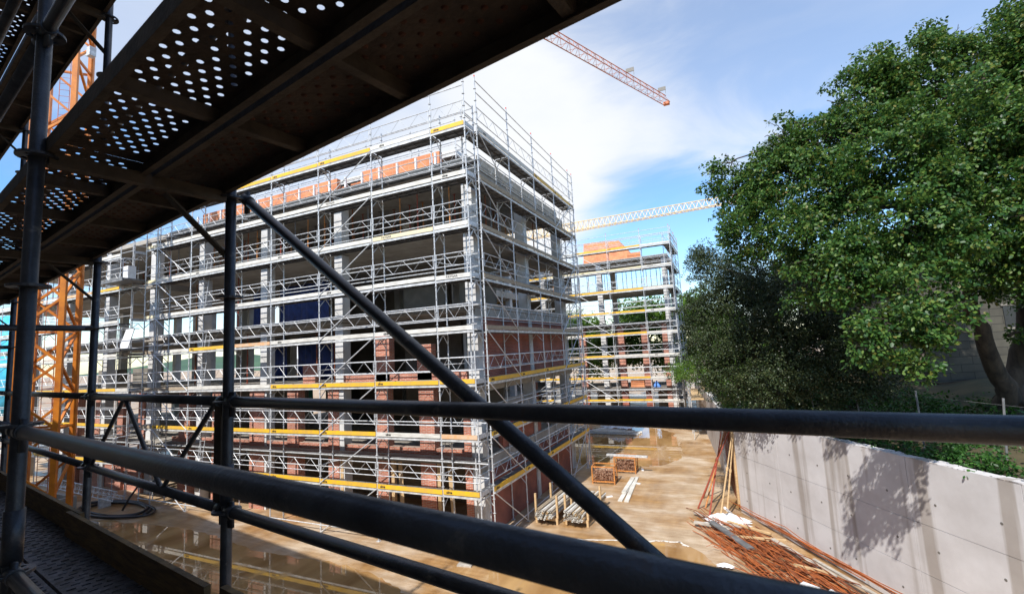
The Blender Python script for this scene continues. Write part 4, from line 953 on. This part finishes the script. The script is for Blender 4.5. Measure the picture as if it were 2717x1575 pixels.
for i in range(len(ES)-1):
    e0, e1 = ES[i]+.0005, ES[i+1]-.0005
    plank(e0, e1, .405, .722, .845, True); plank(e0, e1, .742, 1.055, .845, False, bumps=i < 2)
    if i: plank(e0, e1, .405, .722, 2.845, i in (1, 2, 3)); plank(e0, e1, .742, 1.055, 2.845, False)
    # floor we stand beside
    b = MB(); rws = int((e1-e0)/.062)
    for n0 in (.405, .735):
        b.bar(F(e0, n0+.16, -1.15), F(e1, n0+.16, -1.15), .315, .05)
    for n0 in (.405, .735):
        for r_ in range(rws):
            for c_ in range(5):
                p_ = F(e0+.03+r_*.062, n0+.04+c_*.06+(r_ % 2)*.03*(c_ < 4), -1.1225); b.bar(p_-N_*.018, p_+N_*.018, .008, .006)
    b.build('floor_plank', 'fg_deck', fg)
for e0, e1, dz, dn, lab in ((4.45, 7.45, 0, 0, None), (2.42, 4.62, 0, -.035, None), (-.5, 2.35, -.0, 0, None), (7.5, 10.4, 0, 0, None)):
    b = MB(); b.bar(F(e0, 1.035+dn, -1.045+dz), F(e1, 1.035+dn, -1.045+dz), .028, .16); b.build('toe_board', 'toe_wood', fg)

# the unfinished block carrying the walkway: behind us, throws the shade we stand in
hb = empty('rendered_building', 'plain block directly behind the dark walkway scaffold', 'building', CAM)
b = MB()
zb, zt = -CAM.z, 5.1
q = [F(-6, -.9, zb), F(45, -.9, zb), F(45, -9, zb), F(-6, -9, zb)]; q2 = [Vector((p.x, p.y, zt)) for p in q]
for i in range(4): j = (i+1) % 4; b.quad(q[i], q[j], q2[j], q2[i])
b.quad(*q2[::-1]); b.quad(*q); b.build('wall', 'conc_dark', hb)

# ------------------------------------------------------------------ trees
def leaves_mesh(name, centers, radii, n, size, m, seed, shell=.55, clump=14, droop=.25, flat=.9, spray=.35):
    """leaf clumps spread through a set of overlapping lobes; every leaf is a small folded blade"""
    g = np.random.default_rng(seed); centers = np.array([tuple(c) for c in centers], float); radii = np.array(radii, float)
    w = radii**2.2; w /= w.sum(); nc = n//clump
    li = g.choice(len(centers), nc, p=w); d = g.normal(size=(nc, 3)); d /= np.linalg.norm(d, axis=1)[:, None]
    rad = shell+(1-shell)*g.random(nc)**.6; rad *= 1+.16*g.normal(size=nc)*.8
    cc = centers[li]+d*(rad*radii[li])[:, None]*np.array([1, 1, .92])
    # every clump is a flattened spray of leaves fanning out round a tilted axis
    ax = d*.45+np.array([0, 0, .75])+g.normal(size=(nc, 3))*.32; ax /= np.linalg.norm(ax, axis=1)[:, None]
    t1_ = np.cross(ax, g.normal(size=(nc, 3))); t1_ /= np.linalg.norm(t1_, axis=1)[:, None]; t2_ = np.cross(ax, t1_)
    N_l = nc*clump; ci = np.repeat(np.arange(nc), clump)
    sz = size*(.6+.8*g.random(N_l)); sr = spray*(.55+.9*g.random(nc))
    th = g.random(N_l)*2*np.pi; rr = np.sqrt(g.random(N_l))*sr[ci]
    out = t1_[ci]*np.cos(th)[:, None]+t2_[ci]*(np.sin(th)*.62)[:, None]
    pos = cc[ci]+out*rr[:, None]+ax[ci]*(g.normal(size=N_l)*spray*.13-.32*rr**2/spray*droop*2)[:, None]
    dr = out*.8+g.normal(size=(N_l, 3))*.5; dr[:, 2] -= droop; dr /= np.linalg.norm(dr, axis=1)[:, None]
    nn = ax[ci]*1.1*flat+g.normal(size=(N_l, 3))*.42; sd_ = np.cross(dr, nn); sd_ /= np.linalg.norm(sd_, axis=1)[:, None]+1e-9; up = np.cross(sd_, dr)
    L = sz[:, None]; W = L*(.27+.1*g.random((N_l, 1)))
    v = np.empty((N_l, 6, 3)); v[:, 0] = pos; v[:, 1] = pos+dr*L*.35+sd_*W+up*L*.06; v[:, 2] = pos+dr*L*.78+sd_*W*.75+up*L*.02
    v[:, 3] = pos+dr*L; v[:, 4] = pos+dr*L*.72-sd_*W*.8+up*L*.05; v[:, 5] = pos+dr*L*.3-sd_*W*.95+up*L*.04
    me = bpy.data.meshes.new(name); nv = N_l*6; me.vertices.add(nv); me.vertices.foreach_set('co', v.reshape(-1).astype(np.float32))
    me.loops.add(N_l*8); me.polygons.add(N_l*2)
    base = (np.arange(N_l)*6)[:, None]; idx = np.concatenate([base+np.array([[0, 1, 2, 3]]), base+np.array([[0, 3, 4, 5]])], axis=1)
    me.loops.foreach_set('vertex_index', idx.reshape(-1).astype(np.int32)); me.polygons.foreach_set('loop_start', (np.arange(N_l*2)*4).astype(np.int32))
    me.update(calc_edges=True); me.validate(); me.materials.append(M[m]); return me
def limb(b, pts, r0, r1, n=9, wob=.08, seed=0):
    rr = random.Random(seed); P_ = [Vector(p) for p in pts]; out = []
    for i in range(len(P_)-1):
        for s in range(4):
            q = P_[i].lerp(P_[i+1], s/4); out.append(q+Vector((rr.uniform(-wob, wob), rr.uniform(-wob, wob), rr.uniform(-wob, wob)*.5)) if (i or s) else q)
    out.append(P_[-1]); k = len(out)-1
    b.path(out, [r0+(r1-r0)*(i/k)**.8 for i in range(k+1)], n)
DS = 1.0782
def lobes(spec): return [atd(x*DS, y*DS, dp) for x, y, dp, r in spec], [r for *_, r in spec]
oak = [(2400, 175, 13.5, 1.5), (2490, 260, 13, 1.5), (2260, 215, 13.5, 1.3), (2130, 260, 14, 1.3), (2560, 170, 13, 1.4), (2020, 350, 14.5, 1.35), (1920, 430, 15, 1.25), (1830, 470, 16, 1.1), (2200, 370, 12.8, 1.6), (2380, 360, 12.2, 1.8),
       (2530, 430, 11.6, 1.6), (2070, 480, 13.4, 1.5), (1950, 570, 14, 1.35), (1840, 580, 15.3, 1.1), (2230, 560, 11.6, 1.5), (2400, 560, 11.2, 1.5), (2540, 610, 10.8, 1.2), (2080, 620, 12.4, 1.25), (2000, 690, 12.8, .8), (2110, 700, 11.2, .65),
       (2260, 700, 10.4, .85), (2200, 800, 10, .75), (2310, 790, 9.8, .62), (2150, 850, 9.8, .5), (2250, 880, 9.5, .42), (2440, 110, 14, .9), (2150, 170, 14.2, .8), (2330, 130, 14, .8), (1930, 330, 15, .7), (1790, 400, 16.2, .55), (2620, 300, 12.5, 1.5), (2650, 520, 11.5, 1.5), (2580, 700, 12.2, 1.0), (2440, 660, 12.0, .8), (2600, 820, 12.6, .7)]
cs_, rs_ = lobes(oak); rr = random.Random(21); cs0, rs0 = list(cs_), list(rs_); cs_, rs_ = [], []
for c, r in zip(cs0, rs0):
    cs_.append(c); rs_.append(r*.80)
    for q in range(5):
        dv = Vector((rr.gauss(0, 1), rr.gauss(0, 1), rr.gauss(.15, .8))).normalized(); cs_.append(c+dv*r*rr.uniform(.75, 1.08)); rs_.append(r*rr.uniform(.22, .40))
ob = onz(2490*DS, 990*DS, 4.6); ob = Vector((15.6, 3.2, 4.35))
ot = empty('oak_tree', 'large leafy oak with twin trunks overhanging the retaining wall', 'tree', ob)
b = MB(); fork = ob+Vector((0, 0, .55))
t1 = [ob, fork, atd(2462*DS, 930*DS, 13.2), atd(2420*DS, 830*DS, 13.0), atd(2385*DS, 735*DS, 12.8), atd(2375*DS, 600*DS, 12.6), atd(2330*DS, 420*DS, 12.6), atd(2280*DS, 280*DS, 13.2)]
limb(b, t1, .33, .06, 12, .07, 1)
limb(b, [fork, atd(2505*DS, 900*DS, 13.6), atd(2530*DS, 760*DS, 13.4), atd(2540*DS, 500*DS, 13), atd(2480*DS, 250*DS, 13.4)], .34, .07, 12, .07, 2)
limb(b, [t1[5], atd(2230*DS, 500*DS, 12.6), atd(2060*DS, 520*DS, 13.4), atd(1880*DS, 520*DS, 15)], .2, .04, 8, .1, 3)
limb(b, [t1[6], atd(2150*DS, 330*DS, 13.6), atd(1990*DS, 400*DS, 14.6)], .14, .03, 8, .1, 4)
limb(b, [t1[4], atd(2280*DS, 740*DS, 11.2), atd(2190*DS, 800*DS, 10.2)], .1, .02, 7, .08, 5)
limb(b, [t1[5], atd(2400*DS, 330*DS, 13), atd(2420*DS, 130*DS, 13.8)], .16, .03, 8, .1, 6)
for i, (c, r) in enumerate(zip(cs0, rs0)):
    j = min(range(2, len(t1)), key=lambda q: (t1[q]-c).length); rr = random.Random(i)
    limb(b, [t1[j].lerp(c, .35), t1[j].lerp(c, .7)+Vector((rr.uniform(-.3, .3), rr.uniform(-.3, .3), .2)), c, c+(c-t1[j]).normalized()*r*.8], .045, .012, 5, .12, i)
    for s in range(3):
        dv = Vector((rr.gauss(0, 1), rr.gauss(0, 1), rr.gauss(.2, .7))).normalized(); limb(b, [c, c+dv*r*.5, c+dv*r*1.02+Vector((0, 0, -.1))], .018, .006, 4, .06, i*7+s)
o = b.build('trunk', 'bark', ot, smooth=True); o.matrix_parent_inverse = Matrix.Translation(-ot.location)
o = link('crown', leaves_mesh('crown', cs_, rs_, 230000, .085, 'leaf_oak', 11, shell=.55, clump=60, spray=.34), ot); o.matrix_parent_inverse = Matrix.Translation(-ot.location)
ev = [(1750, 650, 20.5, 1.05), (1790, 720, 19.5, 1.35), (1730, 760, 20, 1.0), (1850, 690, 18.5, 1.4), (1760, 850, 19, 1.3), (1860, 830, 18, 1.6), (1780, 930, 18.6, 1.1), (1950, 760, 17, 1.5), (1960, 880, 16.4, 1.4), (1890, 940, 17, 1.1), (2060, 820, 15.8, 1.4), (2040, 930, 15.4, 1.2), (1715, 625, 21, .5), (1712, 800, 20.2, .6), (2140, 920, 15, 1.1)]
ce, re_ = lobes(ev); eb = onz(1850*DS, 985*DS, 4.0); eb = Vector((9.6, 9.5, 4.1))
et = empty('evergreen_tree', 'dense dark evergreen tree left of the oak above the yard', 'tree', eb); b = MB()
limb(b, [eb, eb+Vector((0, 0, 1.2)), ce[5], ce[3], ce[0]], .22, .04, 9, .06, 8)
for i, c in enumerate(ce): limb(b, [eb+Vector((0, 0, 1.0+.2*(i % 4))), (eb+Vector((0, 0, 2))).lerp(c, .6), c], .06, .015, 5, .1, i+50)
o = b.build('trunk', 'bark', et, smooth=True); o.matrix_parent_inverse = Matrix.Translation(-et.location)
o = link('crown', leaves_mesh('crown', ce, re_, 150000, .058, 'leaf_dark', 12, shell=.3, clump=50, flat=.6, spray=.32), et); o.matrix_parent_inverse = Matrix.Translation(-et.location)
# sunlit trees beyond the far wing
bt = [((-9, 45, 0), 13, 4.8, 'bright tree seen through the left bays of the far wing'), ((-3.5, 43, 0), 14, 4.8, 'bright tree seen through the middle bays of the far wing'), ((2.5, 43, 0), 14, 4.6, 'bright tree seen through the right bays of the far wing'), ((7.6, 41, 1), 11.0, 3.4, 'yellow green tree between the far wing and the dark evergreen'),
      ((-15, 47, 0), 13.0, 5, 'bright tree far behind the side scaffold'), ((8.8, 52, 1), 8.0, 4.0, 'low bright tree just past the end of the far wing')]
for i, (p, h, r, lab) in enumerate(bt):
    p = Vector(p); rr = random.Random(i+3); cc = [p+Vector((rr.uniform(-1, 1)*r*.6, rr.uniform(-1, 1)*r*.5, h*.35+rr.random()*h*.5)) for _ in range(10)]; rad = [r*rr.uniform(.35, .55) for _ in cc]
    t_ = empty('broadleaf_tree', lab, 'tree', p, 0, 'sunlit trees beyond the far wing'); b = MB(); limb(b, [p, p+Vector((0, 0, h*.3)), p+Vector((.3, 0, h*.75))], .28, .06, 8, .08, i)
    for c in cc: limb(b, [p+Vector((0, 0, h*.3)), c], .08, .02, 5, .1, i)
    o = b.build('trunk', 'bark', t_, smooth=True); o.matrix_parent_inverse = Matrix.Translation(-p)
    o = link('crown', leaves_mesh('crown', cc, rad, 26000, .22, 'leaf_bright', 40+i, shell=.3, clump=45, spray=.75), t_); o.matrix_parent_inverse = Matrix.Translation(-p)
for i, (p, h, r, lab) in enumerate((((13.5, 17, 4.3), 8.5, 2.8, 'dark tree in the thicket directly behind the evergreen'), ((17.5, 14, 4.6), 9.5, 2.8, 'dark tree in the thicket between the evergreen and the block house'), ((11.2, 24, 4.3), 8.5, 3.0, 'dark tree in the thicket farthest back along the bank'), ((24, 13, 5), 11, 3.4, 'dark tree behind the roof of the block house'))):
    p = Vector(p); rr = random.Random(i+33); cc = [p+Vector((rr.uniform(-1, 1)*r*.8, rr.uniform(-1, 1)*r*.5, h*.08+rr.random()*h*.75)) for _ in range(13)]; rad = [r*rr.uniform(.35, .5) for _ in cc]
    t_ = empty('thicket_tree', lab, 'tree', p, 0, 'dark trees behind the evergreen'); b = MB(); limb(b, [p, p+Vector((0, 0, h*.3)), p+Vector((.3, 0, h*.75))], .25, .05, 8, .08, i)
    for c in cc: limb(b, [p+Vector((0, 0, h*.25)), c], .07, .02, 5, .1, i)
    o = b.build('trunk', 'bark', t_, smooth=True); o.matrix_parent_inverse = Matrix.Translation(-p)
    o = link('crown', leaves_mesh('crown', cc, rad, 22000, .15, 'leaf_dark', 60+i, shell=.2, clump=40, spray=.6), t_); o.matrix_parent_inverse = Matrix.Translation(-p)
# shrubs along the top of the wall
sh = [(9.0, 10.6, 4.0, .9, 'leaf_bright', 'pale leafy bush on the ochre bank past the wall end'), (10.3, 8.3, 4.2, 1.0, 'leaf_dark', 'dark bush behind the far end of the wall'), (11.6, 6.6, 4.2, 1.0, 'leaf_ivy', 'green bush under the evergreen branches'), (8.0, 15.5, 4.1, 1.3, 'leaf_bright', 'sunlit bush by the plank walkway'), (6.5, 21.5, 4.0, 1.6, 'leaf_bright', 'sunlit bush at the far end of the bank'), (9.5, 20, 4.4, 2.0, 'leaf_bright', 'large sunlit bush behind the evergreen tree'), (5.0, 27, 3.8, 1.4, 'leaf_bright', 'sunlit bush beside the far scaffold end')]
for i, (x, y, z, r, lm, lab) in enumerate(sh):
    rr = random.Random(i+70); cc = [Vector((x+rr.uniform(-1, 1)*r, y+rr.uniform(-1, 1)*r, z+r*.3+rr.random()*r*.7)) for _ in range(6)]
    t_ = empty('leafy_bush', lab, 'bush', (x, y, z)); b = MB()
    for c in cc: limb(b, [(x, y, z-.2), c], .03, .01, 5, .06, i)
    o = b.build('stem', 'bark', t_); o.matrix_parent_inverse = Matrix.Translation(-t_.location)
    o = link('foliage', leaves_mesh('foliage', cc, [r*.6]*6, 5000, .085, lm, 90+i, shell=.2, clump=30, spray=.3), t_); o.matrix_parent_inverse = Matrix.Translation(-t_.location)
# ground cover on the bank behind the wall
g = np.random.default_rng(5); cc, rad = [], []
for i in range(420):
    t = g.uniform(-17, 9); s = -.5-g.random()**1.3*5.0; p = wall_pt(t, s); cc.append((p.x, p.y, 3.75+1.0*min(1, max(0, (-s-.6)/6))+.12)); rad.append(.34+.22*g.random())
tag(link('ivy_ground_cover', leaves_mesh('ivy_ground_cover', cc, rad, 70000, .085, 'leaf_ivy', 6, shell=.3, clump=24, spray=.3)), 'green ivy and brambles covering the bank behind the wall', 'ground cover', kind='stuff')
# wire fence behind the wall
fe = empty('wire_fence', 'thin leaning wire fence with grey posts among the ivy', 'fence', wall_pt(-6, -1.4, 3.8)); b = MB(); wv = MB()
for i in range(9):
    p0 = wall_pt(-13+i*2.0, -1.5, 3.7); p1 = p0+Vector((.12*sin(i), .1*cos(i*2), 1.7))
    b = MB(); b.tube(p0, p1, .025, 6); o = b.build('post', 'galv_dark', fe); o.matrix_parent_inverse = Matrix.Translation(-fe.location)
for z in (.3, .9, 1.5):
    wv.tube(wall_pt(-13, -1.5, 3.7+z), wall_pt(3, -1.5, 3.7+z), .004, 4)
o = wv.build('wire', 'galv_dark', fe); o.matrix_parent_inverse = Matrix.Translation(-fe.location)
# old house behind the oak
hc = atd(2440*DS, 800*DS, 19.5)
hs_ = empty('block_house', 'old blockwork house behind the oak trunks with tree shade in its wall colour', 'house', (hc.x, hc.y, 4.6), YAW-.15)
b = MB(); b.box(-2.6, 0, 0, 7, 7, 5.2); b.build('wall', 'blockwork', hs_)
b = MB(); b.box(-3.0, -.5, 5.2, 7.4, 7.4, 5.4); b.build('roof_slab', 'conc_dark', hs_)
b = MB(); b.box(.5, -.03, 2.4, 2.0, .0, 3.3); w_ = b.build('window', 'glass_dark', hs_); b = MB(); b.box(.42, -.06, 2.32, 2.08, -.031, 2.4); b.box(.42, -.06, 3.3, 2.08, -.031, 3.38); b.build('frame', 'conc_dark', w_)
b = MB()
for i in range(14): b.box(-1.2+i*.22, -.45, 5.42, -1.12+i*.22, -.4, 6.2)
b.box(-1.3, -.47, 6.2, 2, -.38, 6.28); b.build('balcony_railing', 'white_paint', hs_)
print('objects', len(bpy.data.objects), 'polys', sum(len(o.data.polygons) for o in bpy.data.objects if o.type == 'MESH'))
